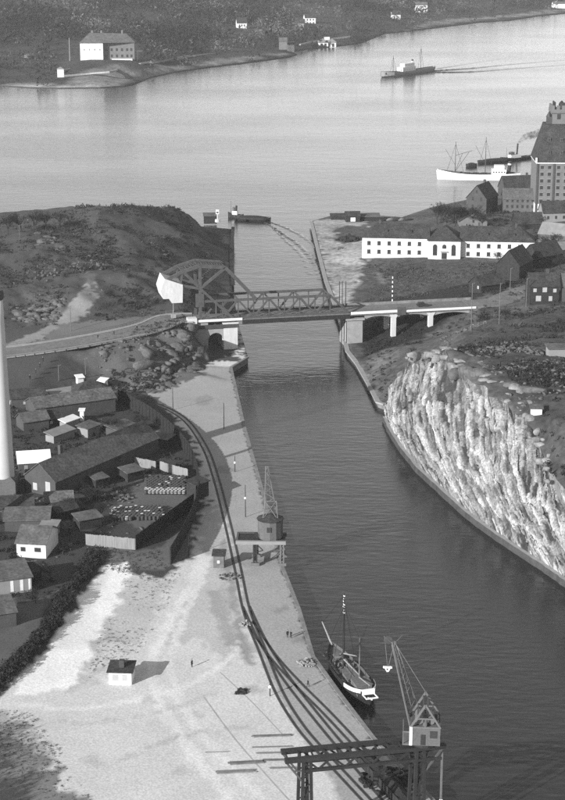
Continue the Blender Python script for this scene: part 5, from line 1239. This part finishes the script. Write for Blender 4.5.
p = onf(28,62); mb = MB(); mb.lathe([(0.5,0),(3,1),(4,4),(3,7),(.5,8)], 14); o = mb.build('storage_tank', 'light_brick'); o.location = p; tag(o, 'small pale round tank on the shore left of the mansion', 'tank')

def clumps(n_per, seed):
    """unit tree crowns: jittered icospheres as vertex arrays"""
    out = []
    for s_ in range(n_per):
        bm = bmesh.new(); bmesh.ops.create_icosphere(bm, subdivisions=2, radius=1.0); rg = random.Random(seed+s_)
        for v in bm.verts:
            f_ = 1+.5*noise.noise(v.co*2.1+Vector((s_*7.1,0,0)))+rg.uniform(-.22,.22); v.co *= f_
        bm.verts.ensure_lookup_table(); out.append((np.array([v.co[:] for v in bm.verts]), np.array([[v.index for v in f.verts] for f in bm.faces]))); bm.free()
    return out
CR = clumps(8, 11)
def rock_shapes():
    out = []
    for s_ in range(10):
        bm = bmesh.new(); bmesh.ops.create_icosphere(bm, subdivisions=1, radius=1.0); rg = random.Random(50+s_); sx = (rg.uniform(.7,1.7), rg.uniform(.5,1.1), rg.uniform(.5,1))
        for v in bm.verts: v.co = Vector([math.copysign(abs(c)**.6, c)*k*rg.uniform(.7,1.25) for c, k in zip(v.co, sx)])
        bm.verts.ensure_lookup_table(); out.append((np.array([v.co[:] for v in bm.verts]), np.array([[v.index for v in f.verts] for f in bm.faces]))); bm.free()
    return out
RK = rock_shapes()
def mass(name, pos, rad, hgt, m, seed=0, CR=RK):
    rg = np.random.RandomState(seed); Vs = []; Fs = []; o = 0
    for i, (p, r, h) in enumerate(zip(pos, rad, hgt)):
        v, f = CR[rg.randint(len(CR))]; a = rg.rand()*6.28; ca, sa = math.cos(a), math.sin(a)
        w = v*np.array([r, r, h]); w = np.stack([w[:,0]*ca-w[:,1]*sa, w[:,0]*sa+w[:,1]*ca, w[:,2]], 1)+np.array(p)
        Vs.append(w); Fs.append(f+o); o += len(v)
    ob = raw(name, np.concatenate(Vs), np.concatenate(Fs), m); tag(ob, kind='stuff'); return ob
# wood on the far shore
def tufts(name, xs, ys, zs, size, m, per=26, seed=0, flat=.7, tri=1.0):
    rg = np.random.RandomState(seed); n = len(xs); c0 = np.stack([xs, ys, zs], 1)
    d = rg.normal(size=(n, per, 3)); d /= np.linalg.norm(d, axis=2, keepdims=True); d *= rg.rand(n, per, 1)**.4
    d[:,:,2] = np.abs(d[:,:,2])*flat
    ctr = c0[:,None,:]+d*size[:,None,None]
    t1 = rg.normal(size=(n, per, 3)); t2 = rg.normal(size=(n, per, 3)); L_ = tri*(.22+.2*rg.rand(n, per, 1))*size[:,None,None]
    V = np.stack([ctr-t1*L_*.5, ctr+t1*L_*.5, ctr+t2*L_*.8], 2).reshape(-1, 3)
    o = raw(name, V, np.arange(len(V)).reshape(-1, 3), m); tag(o, kind='stuff'); return o
rg = np.random.RandomState(4); n = 34000
ys = np.random.uniform(1500, 3500, n); xs = np.random.uniform(-1, 1, n)*(60+ys*.19)
k = inpoly(xs, ys, far_boundary); xs, ys = xs[k], ys[k]
zs, _ = LANDS[FS](xs, ys)
clear = [px_poly([(56,90),(56,60),(74,52),(140,52),(150,70),(140,90)], 6), px_poly([(140,86),(140,72),(200,60),(300,48),(300,60),(200,74)], 2), px_poly([(390,35),(440,22),(480,17),(565,9),(565,15),(440,30)], 2), px_poly([(0,90),(0,77),(58,76),(58,90)],2), px_poly([(310,50),(310,38),(345,36),(345,50)],3)]
kk = np.ones(len(xs), bool)
for i, pl in enumerate(clear): kk &= ~(inpoly(xs, ys, pl) & (rg.rand(len(xs)) < (1 if i == 0 else .9)))
den = np.array([noise.noise(Vector((a*.006, b*.004, 1))) for a, b in zip(xs, ys)])
kk &= rg.rand(len(xs)) < np.clip(.62+den*1.1, .15, 1)
for vpx, vpy in ((243,26),(300,26),(312,24),(398,17),(424,10),(284,46),(237,36),(556,7),(290,48),(105,50)):
    vp = onf(vpx, vpy); kk &= ~((np.abs(xs-vp.x) < 16) & (ys < vp.y+18) & (ys > vp.y-55))
xs, ys, zs = xs[kk], ys[kk], zs[kk]
hh = 3.2+rg.rand(len(xs))*3.4
hh *= .75+.9*rg.rand(len(xs))**2
cl_ = np.array([noise.noise(Vector((a*.012, b*.008, 6))) for a, b in zip(xs, ys)])+rg.normal(size=len(xs))*.16
for nm, kq, mm, pr_, tr_ in (('far_dark_wood', cl_ < -.12, 'far_wood_dark', 34, .6), ('far_wood', (cl_ >= -.12) & (cl_ < .17), 'forest', 34, .6), ('far_bare_wood', cl_ >= .17, 'far_wood_pale', 22, .5)):
    tufts(nm, xs[kq], ys[kq], zs[kq]+hh[kq]*.4, hh[kq]*1.15, mm, pr_, 5, 1.4, tr_)
for l, w_ in (([(64,76.5),(90,74),(112,72),(122,68),(140,64.5),(158,61)],2.2),([(60,71),(84,68),(110,66),(122,63)],1.6),([(150,64),(180,58),(215,54)],2.0),([(300,45),(320,41),(350,37)],2.0)):
    tag(ribbon('terrace_wall', curve([onf(a, b)+Vector((0,0,1.2)) for a, b in l], 6), w_, 'concrete', 1.6, 0), kind='structure')

# ------------------------------------------------------------------ bare trees and scrub
def bare_tree(name, p, h, seed, label, spread=.5, cat='tree', group=None, dens=5, twigs=5):
    rg = random.Random(seed); e = empty(name, p, rg.random()*6); tr = MB(); tw = MB()
    def grow(a, d, L, r, lev):
        b = a+d*L; mbx = tr if lev < 2 else tw
        mbx.tube(a, b, r, r*.6, 5 if lev < 2 else 3, False)
        if lev >= 4:
            for _ in range(twigs):
                q_ = (d+Vector((rg.uniform(-1,1),rg.uniform(-1,1),rg.uniform(-.5,.9)))*.8).normalized(); c_ = b+q_*L*rg.uniform(.5,.95); s_ = q_.cross(Vector((rg.random(),rg.random(),.3))).normalized()*L*.03
                tw.add([b-s_, b+s_, c_], [(0,1,2)])
            return
        for _ in range(dens if lev == 0 else (4 if lev < 3 else 3)):
            q_ = (d*1.0+Vector((rg.uniform(-1,1),rg.uniform(-1,1),rg.uniform(-.35,.6)))*(spread*1.4)).normalized()
            grow(a.lerp(b, rg.uniform(.55,1)), q_, L*rg.uniform(.6,.85), r*.58, lev+1)
    grow(Vector((0,0,-.3)), Vector((rg.uniform(-.1,.1),rg.uniform(-.1,.1),1)).normalized(), h*.3, h*.022, 0)
    tr.build('trunk', 'bark', e); tw.build('crown', 'twig', e); tag(e, label, cat, group); return e
RG = 'right_bank_ground'
def onr(px, py, z=5):
    p = P(px, py, z)
    for _ in range(4): p = P(px, py, gz(RG, p))
    return p
sd = 20
for px, py, h, lab in [(437,224,12,'bare bushy tree at the left end of the grove behind the hospital roof'),(446,225,15,'bare tree second from the left in the grove behind the hospital'),(455,226,15,'bare tree in the middle of the grove behind the hospital'),(464,225,14,'bare tree fourth from the left in the grove behind the hospital'),(474,226,13,'bare tree at the right end of the grove behind the hospital roof'),(482,228,10,'bare tree beside the grey gable end')]:
    sd += 1; bare_tree('bare_tree', onr(px, py), h, sd, lab, .75, dens=7, twigs=6)
for px, py, h, lab in [(8,236,13,'bare tree on the hill crest at the left edge'),(22,234,12,'bare tree on the hill crest, second from the left edge'),(34,233,13,'bare tree on the hill crest, third from the left edge'),(46,231,10,'small bare tree on the hill crest near the slope'),(60,229,10,'slender bare tree standing apart on the hill crest'),(70,224,6,'small bare tree on the rising hill crest')]:
    sd += 1; bare_tree('bare_tree', onl(px, py, 20), h, sd, lab, .6, dens=5, twigs=4)
for px, py, h, lab in [(128,446,8,'bare tree inside the curved fence near the workshop'),(150,452,8,'bare tree inside the top of the curved fence'),(118,470,7,'bare tree right of the long workshop'),(90,505,8,'bare tree before the workshop gable'),(100,520,7,'dark bare tree beside the barrel yard'),(72,515,7,'dark bare tree behind the white-fronted house'),(50,580,6,'bare garden tree right of the white-fronted house'),(36,603,5,'small bare garden tree above the grey path'),(70,540,7,'bare tree at the head of the hedge'),(112,436,8,'bare tree behind the workshop roof'),(140,430,7,'bare tree close inside the curved fence')]:
    sd += 1; bare_tree('bare_tree', onl(px, py, 3), h, sd, lab, .7, dens=6, twigs=5)
for i, (px, py, h) in enumerate([(500,236,9),(512,240,8),(524,236,9),(534,246,8),(545,250,9),(556,246,8),(540,228,8),(560,270,8),(512,262,7),(506,272,7),(550,282,7)]):
    bare_tree('bare_tree', onr(px, py, 8), h, 130+i, 'bare tree among the dark sheds and barns below the mill', .75, group='trees among the sheds below the mill', dens=6, twigs=6)
for i, (px, py, D, h) in enumerate([(10,735,34,18),(-5,765,40,20),(30,780,38,19),(45,800,44,20),(8,800,42,21),(70,815,46,20),(-30,740,36,18),(25,755,44,18),(-10,715,36,15)]):
    q_ = P(px, py, Q); bare_tree('bare_tree', Vector((q_.x-SH.x*D, q_.y-SH.y*D, Q)), h, 60+i, 'tall bare tree beyond the bottom left corner whose shadow crosses the sand', .6, group='trees beyond the bottom left corner', dens=8, twigs=9)
for i, (px, py, h) in enumerate([(110,300,5),(122,306,5),(136,300,6),(148,307,5),(160,296,6),(172,300,5),(182,290,6),(196,284,5),(150,280,5),(128,282,5),(168,276,5),(84,272,5),(66,280,4),(40,284,5),(24,276,5),(110,258,5),(140,258,5),(176,250,5),(92,246,5),(200,262,5)]):
    bare_tree('hillside_sapling', onl(px, py, 17), h, 90+i, 'thin bare sapling growing on the slope of the hill behind the bridge road', .7, group='saplings on the hill slope', dens=5, twigs=5)
for px, py, h, lab in [(505,318,6,'small bare tree on the slope right of the viaduct'),(520,322,5,'small bare tree on the right slope below the dark house'),(543,318,6,'bare tree on the slope right below the dark house'),(560,330,6,'bare tree at the right edge of the slope'),(498,262,7,'bare tree in front of the right hospital wing')]:
    sd += 1; bare_tree('bare_tree', onr(px, py, 16), h, sd, lab, .7)

def scatter(poly, n, g, seed, z=None, jit=None):
    rg = np.random.RandomState(seed); a = np.array(poly); xs = rg.uniform(a[:,0].min(), a[:,0].max(), n); ys = rg.uniform(a[:,1].min(), a[:,1].max(), n)
    k = inpoly(xs, ys, poly); xs, ys = xs[k], ys[k]; 
    d = np.array([noise.noise(Vector((x*.05, y*.035, seed))) for x, y in zip(xs, ys)]); k = rg.rand(len(xs)) < np.clip(.5+d*1.4, .05, 1); xs, ys = xs[k], ys[k]
    zs, _ = LANDS[g](xs, ys); return xs, ys, zs
# hill scrub
hp_ = px_poly([(-120,322),(-120,235),(60,222),(130,206),(190,216),(215,245),(214,285),(190,306),(100,311)], 17)
x, y, z = scatter(hp_, 7000, LG, 1)
k = ~inpoly(x, y, px_poly([(80,280),(104,290),(98,308),(60,324),(10,338),(5,330),(40,318),(76,300)], 15)); x, y, z = x[k], y[k], z[k]
rgs = np.random.RandomState(2); tufts('hill_scrub', x, y, z, .4+rgs.rand(len(x))**2*1.9, 'scrub', 30, 3, .7, .7)
x, y, z = scatter(hp_, 5000, LG, 9); tufts('dry_scrub', x, y, z, .4+rgs.rand(len(x))*.8, 'dry_scrub', 18, 4)
# yard and garden undergrowth
x, y, z = scatter(px_poly([(-60,430),(60,400),(120,400),(165,432),(188,460),(190,500),(140,540),(95,540),(60,610),(0,660),(-60,690)], 3), 3600, LG, 12)
k = ~inpoly(x, y, px_poly([(-100,590),(45,600),(55,590),(30,655),(-100,720)], 4)) & ~inpoly(x, y, px_poly([(112,540),(115,515),(140,478),(192,478),(192,506),(138,548)], 3)); x, y, z = x[k], y[k], z[k]
tufts('undergrowth', x, y, z, .4+rgs.rand(len(x))*1.0, 'scrub', 24, 5)
x, y, z = scatter(px_poly([(128,568),(186,562),(170,600),(140,655),(96,672),(84,686),(98,640)], 2.3), 1500, LG, 31); tufts('quay_weeds', x, y, z, .12+rgs.rand(len(x))*.3, 'dry_scrub', 10, 14, .5)
x, y, z = scatter(px_poly([(96,548),(137,553),(160,550),(166,566),(120,572),(96,562)], 2.6), 700, LG, 32); tufts('fence_grass', x, y, z, .2+rgs.rand(len(x))*.4, 'dry_scrub', 12, 15, .5)
x, y, z = scatter(px_poly([(-40,705),(30,712),(60,750),(90,800),(90,840),(-40,840)], 2.3), 2200, LG, 33); tufts('corner_grass', x, y, z, .15+rgs.rand(len(x))*.35, 'dry_scrub', 10, 16, .5)
x, y, z = scatter(px_poly([(0,420),(110,404),(160,440),(185,470),(185,500),(120,545),(70,560),(40,560),(0,560)], 3), 900, LG, 41)
mass('yard_litter', list(zip(x, y, z)), .15+rgs.rand(len(x))**2*.6, .12+rgs.rand(len(x))*.4, 'rubble', 42)
# the dark hedge bank
hl = [onl(a, b) for a, b in [(94,556),(78,582),(60,610),(44,634),(27,654),(10,672),(-20,692),(-60,712)]]
hc = curve(hl, 10); xs = []; ys = []; zs = []
rg = np.random.RandomState(8)
for p in hc:
    g_ = gz(LG, p)
    wv = .75+.6*noise.noise(Vector((p.x*.3, p.y*.2, 2)))
    for _ in range(int(46*wv)): xs.append(p.x+rg.uniform(-2.0,2.0)*wv); ys.append(p.y+rg.normal()*1.6); zs.append(g_+rg.rand()*.9)
tufts('hedge_bank', np.array(xs), np.array(ys), np.array(zs), .35+rg.rand(len(xs))*.55, 'scrub', 26, 6, .9)
# slope below the quay road and the right-hand height
x, y, z = scatter(px_poly([(100,350),(190,330),(200,350),(165,370),(110,380)], 8), 900, LG, 14); tufts('slope_scrub', x, y, z, .4+rgs.rand(len(x))*1.2, 'scrub', 22, 7)
x, y, z = scatter(px_poly([(480,312),(565,300),(640,300),(640,500),(570,495),(530,415),(480,372),(452,350),(445,338)], 25), 5200, RG, 15); tufts('height_scrub', x, y, z, .4+rgs.rand(len(x))*1.1, 'scrub', 22, 8)
x, y, z = scatter(px_poly([(362,262),(532,264),(535,285),(480,297),(370,298)], 5), 2600, RG, 16); tufts('meadow_scrub', x, y, z, .3+rgs.rand(len(x))*.7, 'dry_scrub', 18, 9)
x, y, z = scatter(px_poly([(440,205),(530,195),(565,215),(560,260),(536,258),(530,238),(440,225)], 4), 900, RG, 17); tufts('waterside_scrub', x, y, z, .6+rgs.rand(len(x))*1.4, 'scrub', 24, 10)

x, y, z = scatter(px_poly([(478,262),(565,255),(640,262),(640,330),(500,330),(478,316)], 13), 2400, RG, 18); tufts('village_scrub', x, y, z, .4+rgs.rand(len(x))**2*1.6, 'scrub', 26, 11, .8, .8)
x, y, z = scatter(px_poly([(366,352),(470,323),(480,332),(440,345),(400,366),(388,392),(374,372)], 6), 1700, RG, 19); tufts('bank_scrub', x, y, z, .25+rgs.rand(len(x))**2*.9, 'scrub', 22, 12)
x, y, z = scatter(px_poly([(366,322),(470,312),(472,320),(396,344),(366,350)], 4), 900, RG, 20); tufts('underbridge_scrub', x, y, z, .5+rgs.rand(len(x))*.9, 'scrub', 24, 13)
# boulders: rock rubble that reads as texture, and single blocks one can pick out
def rocks(name, polys, g, n, seed, m='boulder', s0=.4, s1=1.3, sink=0):
    rg = np.random.RandomState(seed); pos = []; rad = []; hgt = []
    for poly in polys:
        x, y, z = scatter(poly, n, g, seed); pos += list(zip(x, y, z)); 
    rad = s0+rg.rand(len(pos))**2*(s1-s0); pos = [(a, b, c_-r*sink) for (a, b, c_), r in zip(pos, rad)]; return mass(name, pos, rad, rad*.8, m, seed)
rocks('slope_rubble', [px_poly([(96,350),(190,330),(204,352),(172,372),(125,384),(100,380)], 8)], LG, 900, 21, s0=.25, s1=1.0)
rocks('slope_outcrop', [px_poly([(98,352),(188,332),(200,350),(170,370),(125,382),(102,378)], 8)], LG, 420, 27, s0=1.1, s1=3.4, sink=.45)
rocks('hill_rubble', [px_poly([(14,292),(62,290),(68,309),(14,313)], 16), px_poly([(36,234),(60,240),(66,252),(40,246)], 21)], LG, 420, 22, s0=.5, s1=2.6, sink=.4)
rocks('hill_outcrop', [px_poly([(70,262),(100,250),(110,262),(80,275)], 21), px_poly([(10,270),(60,262),(66,276),(14,284)], 19), px_poly([(150,238),(190,232),(192,250),(156,254)], 19)], LG, 260, 25, s0=.2, s1=.9)
rocks('height_rubble', [px_poly([(400,366),(430,342),(470,340),(540,345),(520,380),(490,388),(450,350),(420,352)], 24)], RG, 2400, 23, s0=.2, s1=.9)
rocks('cliff_top_outcrop', [px_poly([(400,372),(425,348),(452,346),(490,380),(535,415),(560,455),(552,462),(525,425),(490,398),(450,372),(425,360),(405,378)], 25)], RG, 420, 28, m='edge_rock', s0=.7, s1=2.4, sink=.4)
rocks('ledge_rubble', [px_poly([(398,368),(440,338),(478,322),(500,328),(460,345),(408,374)], 12), px_poly([(480,335),(565,345),(565,400),(520,405),(480,375)], 28)], RG, 2600, 24, s0=.15, s1=.7)
def boulder(px, py, g, r, h, seed, label):
    p = (onr if g == RG else onl)(px, py, 20); v, f = RK[seed % 10]
    v2 = v; o = raw('boulder', v2*np.array([r, r*.8, h*.55]), f, 'boulder'); o.location = p-Vector((0,0,h*.15)); o.rotation_euler = (0, 0, seed); tag(o, label, 'boulder')
boulder(456,371,RG,3,5.5,1,'tall pale rock slab left of the dark slab on the height'); boulder(466,371,RG,3.4,5.5,2,'big rock slab on the height, middle of three'); boulder(480,373,RG,3.6,5,3,'big rounded rock slab on the height, right of three')
boulder(440,362,RG,2.6,5,4,'pale rock knob at the top corner of the cliff'); boulder(512,384,RG,3.6,5,5,'grey smooth rock hump on the height'); boulder(534,388,RG,3,2.6,6,'pale broken rock right of the smooth hump')
boulder(104,376,LG,2.6,5,7,'pale pointed rock at the foot of the road slope'); boulder(60,303,LG,2,2.4,9,'pale rock at the right end of the hillside rubble'); boulder(58,245,LG,2,2,10,'pale rock on the hill path')

# ------------------------------------------------------------------ poles, posts and beacon
for px, yb, yt, kn, lab in [(235,472,456,1,'lamp post on the quay by the chimney shadows'),(245.5,517,485,1,'tall lamp post on the quay behind the round crane'),(173,410,388,0,'post on the quay outside the top of the curved fence'),(224,429,403,0,'thin post on the open quay below the abutment'),(270,696,680,1,'short lamp post beside the railway switch'),(189,556,537,0,'thin post at the end of the curved dark fence')]:
    p = P(px, yb, Q); h = ZT(p, yt)-Q; pole(p, h, .12, lab, 'dark_steel', h*.6 if kn else None)
for px, yb, yt, lab in [(71,331,306,'telegraph pole by the hillside path'),(59,383,365,'slim pole standing on the grey ramp'),(86,384,358,'slim pole at the foot of the ramp'),(20,240,225,'pole among the crest trees')]:
    p = onl(px, yb, 10); h = ZT(p, yt)-p.z; pole(p, h, .14, lab, 'timber', name='telegraph_pole', arm=.9)
for px, yb, yt, lab in [(471,332,283,'tall pole on the slope right of the viaduct'),(499,325,283,'tall pole below the small black shed'),(510,290,268,'pole with white insulators in front of the gabled barn'),(526,306,278,'telegraph pole left of the dark wooden house')]:
    p = onr(px, yb, 14); h = ZT(p, yt)-p.z; pole(p, h, .15, lab, 'timber', name='telegraph_pole', arm=.9)
for px, lab in [(346,'left one of three signal posts at the right end of the bridge'),(349,'middle one of three signal posts at the right end of the bridge'),(352.5,'right one of three signal posts at the right end of the bridge')]:
    p = BR((px-201)/2.74+.4, W+.4, DZ); pole(p, 9.5, .16, lab, 'dark_steel', name='signal_post')
p = BR(73.6, W+.9, DZ); e = pole(p, 11, .13, 'striped white and dark pole on the viaduct', 'dark_steel', name='striped_pole')
for i in range(6): mb = MB(); mb.tube((0,0,1+i*1.7),(0,0,1.8+i*1.7),.19,n=8); mb.build('white_band', 'white_paint', e)
e = empty('channel_beacon', P(217.5,222,2.3)); mb = MB(); mb.lathe([(1.3,0),(1.2,1.4)], 8); mb.build('footing', 'white_concrete', e)
mb = MB(); mb.tube((0,0,1.4),(0,0,5),.18); mb.build('post', 'white_paint', e); mb = MB(); mb.box(-.8,.8,-.2,.2,4,6.2); mb.build('board', 'white_paint', e); mb = MB(); mb.box(-.5,.5,-.26,-.18,4.5,5.2); mb.build('mark', 'dark_steel', e)
tag(e, 'white channel beacon at the end of the left bank', 'beacon')
p = P(204,221,2.2); house('beacon_hut', p, R(5), 6.5, 4, 2.4, 1, 'dark_timber', 'grey_roof', 'low dark hut beside the channel beacon', 'hut', mono=True)

# ------------------------------------------------------------------ people
def make_person(step, seed):
    J = {'pel':(0,0,.95),'wst':(0,0,1.12),'cst':(0,0,1.34),'nck':(0,0,1.5),'hd':(0,.02,1.62),'tp':(0,.02,1.74)}
    V = []; E = []; Rr = []
    def v(p, r): V.append(p); Rr.append(r); return len(V)-1
    a = v((0,0,.95),.15); b = v((0,0,1.15),.14); c_ = v((0,0,1.36),.16); d = v((0,0,1.5),.06); h = v((0,.02,1.6),.09); t = v((0,.02,1.73),.085)
    E += [(a,b),(b,c_),(c_,d),(d,h),(h,t)]
    for s_ in (-1, 1):
        k = step*s_; h1 = v((s_*.1,0,.88),.1); kn = v((s_*.11,k*.5+.03,.5),.075); an = v((s_*.11,k-.03,.09),.05); to = v((s_*.12,k+.13,.05),.04); E += [(a,h1),(h1,kn),(kn,an),(an,to)]
        sh = v((s_*.2,0,1.42),.07); el = v((s_*.26,-k*.3,1.14),.055); wr = v((s_*.27,-k*.55+.06,.9),.042); ha = v((s_*.27,-k*.6+.1,.8),.035); E += [(c_,sh),(sh,el),(el,wr),(wr,ha)]
    me = bpy.data.meshes.new('person_body'); me.from_pydata(V, E, []); o = bpy.data.objects.new('person_body', me); COL.objects.link(o)
    m_ = o.modifiers.new('s', 'SKIN'); me.skin_vertices[0].data.foreach_set('radius', [x for r in Rr for x in (r, r)]); me.skin_vertices[0].data[0].use_root = True
    o.modifiers.new('b', 'SUBSURF').levels = 1
    dg = bpy.context.evaluated_depsgraph_get(); m2 = bpy.data.meshes.new_from_object(o.evaluated_get(dg)); bpy.data.objects.remove(o)
    m2.materials.clear()
    for n_ in ('cloth_dark', 'skin'): m2.materials.append(M[n_])
    for f_ in m2.polygons: f_.material_index = 1 if f_.center.z > 1.52 or (abs(f_.center.x) > .2 and f_.center.z < .88 and f_.center.z > .7) else 0
    coat = MB(); K = 12; prof = [(.2,1.46),(.235,1.3),(.2,1.12),(.23,.9),(.26,.66)]
    for i in range(len(prof)-1):
        (r0,z0),(r1,z1) = prof[i], prof[i+1]
        coat.add([(r*math.cos(6.283*k/K), r*.72*math.sin(6.283*k/K), z) for r, z in ((r0,z0),(r1,z1)) for k in range(K)], [(k,(k+1)%K,K+(k+1)%K,K+k) for k in range(K)])
    cm = coat.build('coat', 'cloth_dark'); hat = MB(); hat.lathe([(.17,1.71),(.16,1.725),(.1,1.73),(.09,1.82),(.03,1.83)], 12, (0,.02,0)); hm = hat.build('hat', 'cloth_grey')
    return m2, cm, hm
PB = [make_person(.0, 1), make_person(.22, 2)]
cnt = 0
def person(p, rz, label, pose=0, group=None, cm=None):
    m2, c0, h0 = PB[pose]; e = empty('person', p, rz); b = bpy.data.objects.new('body', m2); COL.objects.link(b); b.parent = e
    for s_, nm in ((c0,'coat'),(h0,'hat')): o = bpy.data.objects.new(nm, s_.data); COL.objects.link(o); o.parent = e
    tag(e, label, 'person', group)
person(P(192,667,Q+.02), 1.0, 'person in dark coat standing alone on the open sand', 0)
person(P(287.5,637.5,Q+.02), .4, 'person in dark coat, left one of the pair by the quay edge', 0); person(P(291,638,Q+.02), 2.4, 'person in dark coat, right one of the pair by the quay edge', 0)
person(P(308,687,Q+.02), -1.2, 'person in dark coat walking toward the moored sailing ship', 1)
rp = random.Random(9)
for px, py, z, lab in [(98,339,12.95,'person in dark coat walking on the road, left of four'),(114,335,12.98,'person in dark coat walking on the road, second of four'),(137,330,13.1,'person in dark coat walking on the road, third of four'),(155,325,13.15,'person in dark coat on the road, nearest the bridge')]:
    person(P(px, py, z+.12), rp.random()*6, lab, 1)
for px, py, lab in [(43,362,'person in dark clothes at the top of the grey ramp'),(40,368,'person in dark clothes halfway down the ramp, upper one'),(36,374,'person in dark clothes halfway down the ramp, lower one'),(30,380,'person in dark clothes near the foot of the ramp')]:
    p = onl(px, py, 8); p.z += .05; person(p, rp.random()*6, lab, 1)
person(Vector(sp.matrix_world @ Vector((0,0,0))) if False else ship_c+Vector((-1.6,6.2,1.62)), .5, 'person in dark coat working on the deck of the sailing ship', 0)
for o in [o for pb in PB for o in pb[1:]]: bpy.data.objects.remove(o)

# dark motor car on the viaduct
ce = empty('motor_car', BR(83,5,DZ+.03), BA)
mb = MB(); mb.prism([(-2.1,.45),(2.1,.45),(2.15,.95),(.9,1.05),(-2.1,1.05)], -.7, .7); mb.build('body', 'hull_black', ce)
mb = MB(); mb.prism([(-1.8,1.05),(.85,1.05),(.55,1.75),(-1.6,1.75)], -.62, .62); cb_ = mb.build('cab', 'hull_black', ce)
for x0, x1 in ((-1.4,-.5),(-.4,.5)):
    for y in (-.64, .62): mb = MB(); mb.box(x0,x1,y,y+.02,1.15,1.6); mb.build('window', 'glass', cb_)
for x in (-1.3, 1.4):
    for y in (-.8, .66): mb = MB(); mb.tube((x,y,.35),(x,y+.14,.35),.35,n=12); mb.build('wheel', 'rail', ce)
tag(ce, 'dark old motor car driving on the viaduct', 'car')
# road railings left of the bridge
for off, lab in ((7.3,'low white railing along the near side of the bridge road'),(-7.3,'low white railing along the hill side of the bridge road')):
    cv = curve(road_l, 6)[4:]; e = empty('road_railing', cv[0]); o0 = cv[0]; ps = []
    for i, p in enumerate(cv):
        d = cv[min(i+1,len(cv)-1)]-cv[max(i-1,0)]; d.z = 0; d.normalize(); ps.append(p-o0+Vector((-d.y,d.x,0))*off+Vector((0,0,.1)))
    for a, b in zip(ps, ps[1:]): mb = MB(); mb.bar(a+Vector((0,0,1)), b+Vector((0,0,1)), .12); mb.bar(a+Vector((0,0,.5)), b+Vector((0,0,.5)), .1); mb.build('rail', 'light_steel', e)
    for a in ps: mb = MB(); mb.bar(a-Vector((0,0,.3)), a+Vector((0,0,1.05)), .16); mb.build('post', 'light_steel', e)
    tag(e, lab, 'railing')

# ------------------------------------------------------------------ air
mb = MB(); mb.box(-2600, 2600, -60, 6000, -5.5, H+12)
hzm = bpy.data.materials.new('haze'); hzm.use_nodes = True; N = hzm.node_tree.nodes; N.remove(N['Principled BSDF'])
pv = N.new('ShaderNodeVolumePrincipled'); pv.inputs['Color'].default_value = (.9,.9,.9,1); pv.inputs['Density'].default_value = .00005; pv.inputs['Anisotropy'].default_value = 0.0
hzm.node_tree.links.new(pv.outputs[0], N['Material Output'].inputs['Volume'])
o = mb.build('haze', hzm); tag(o, kind='stuff')
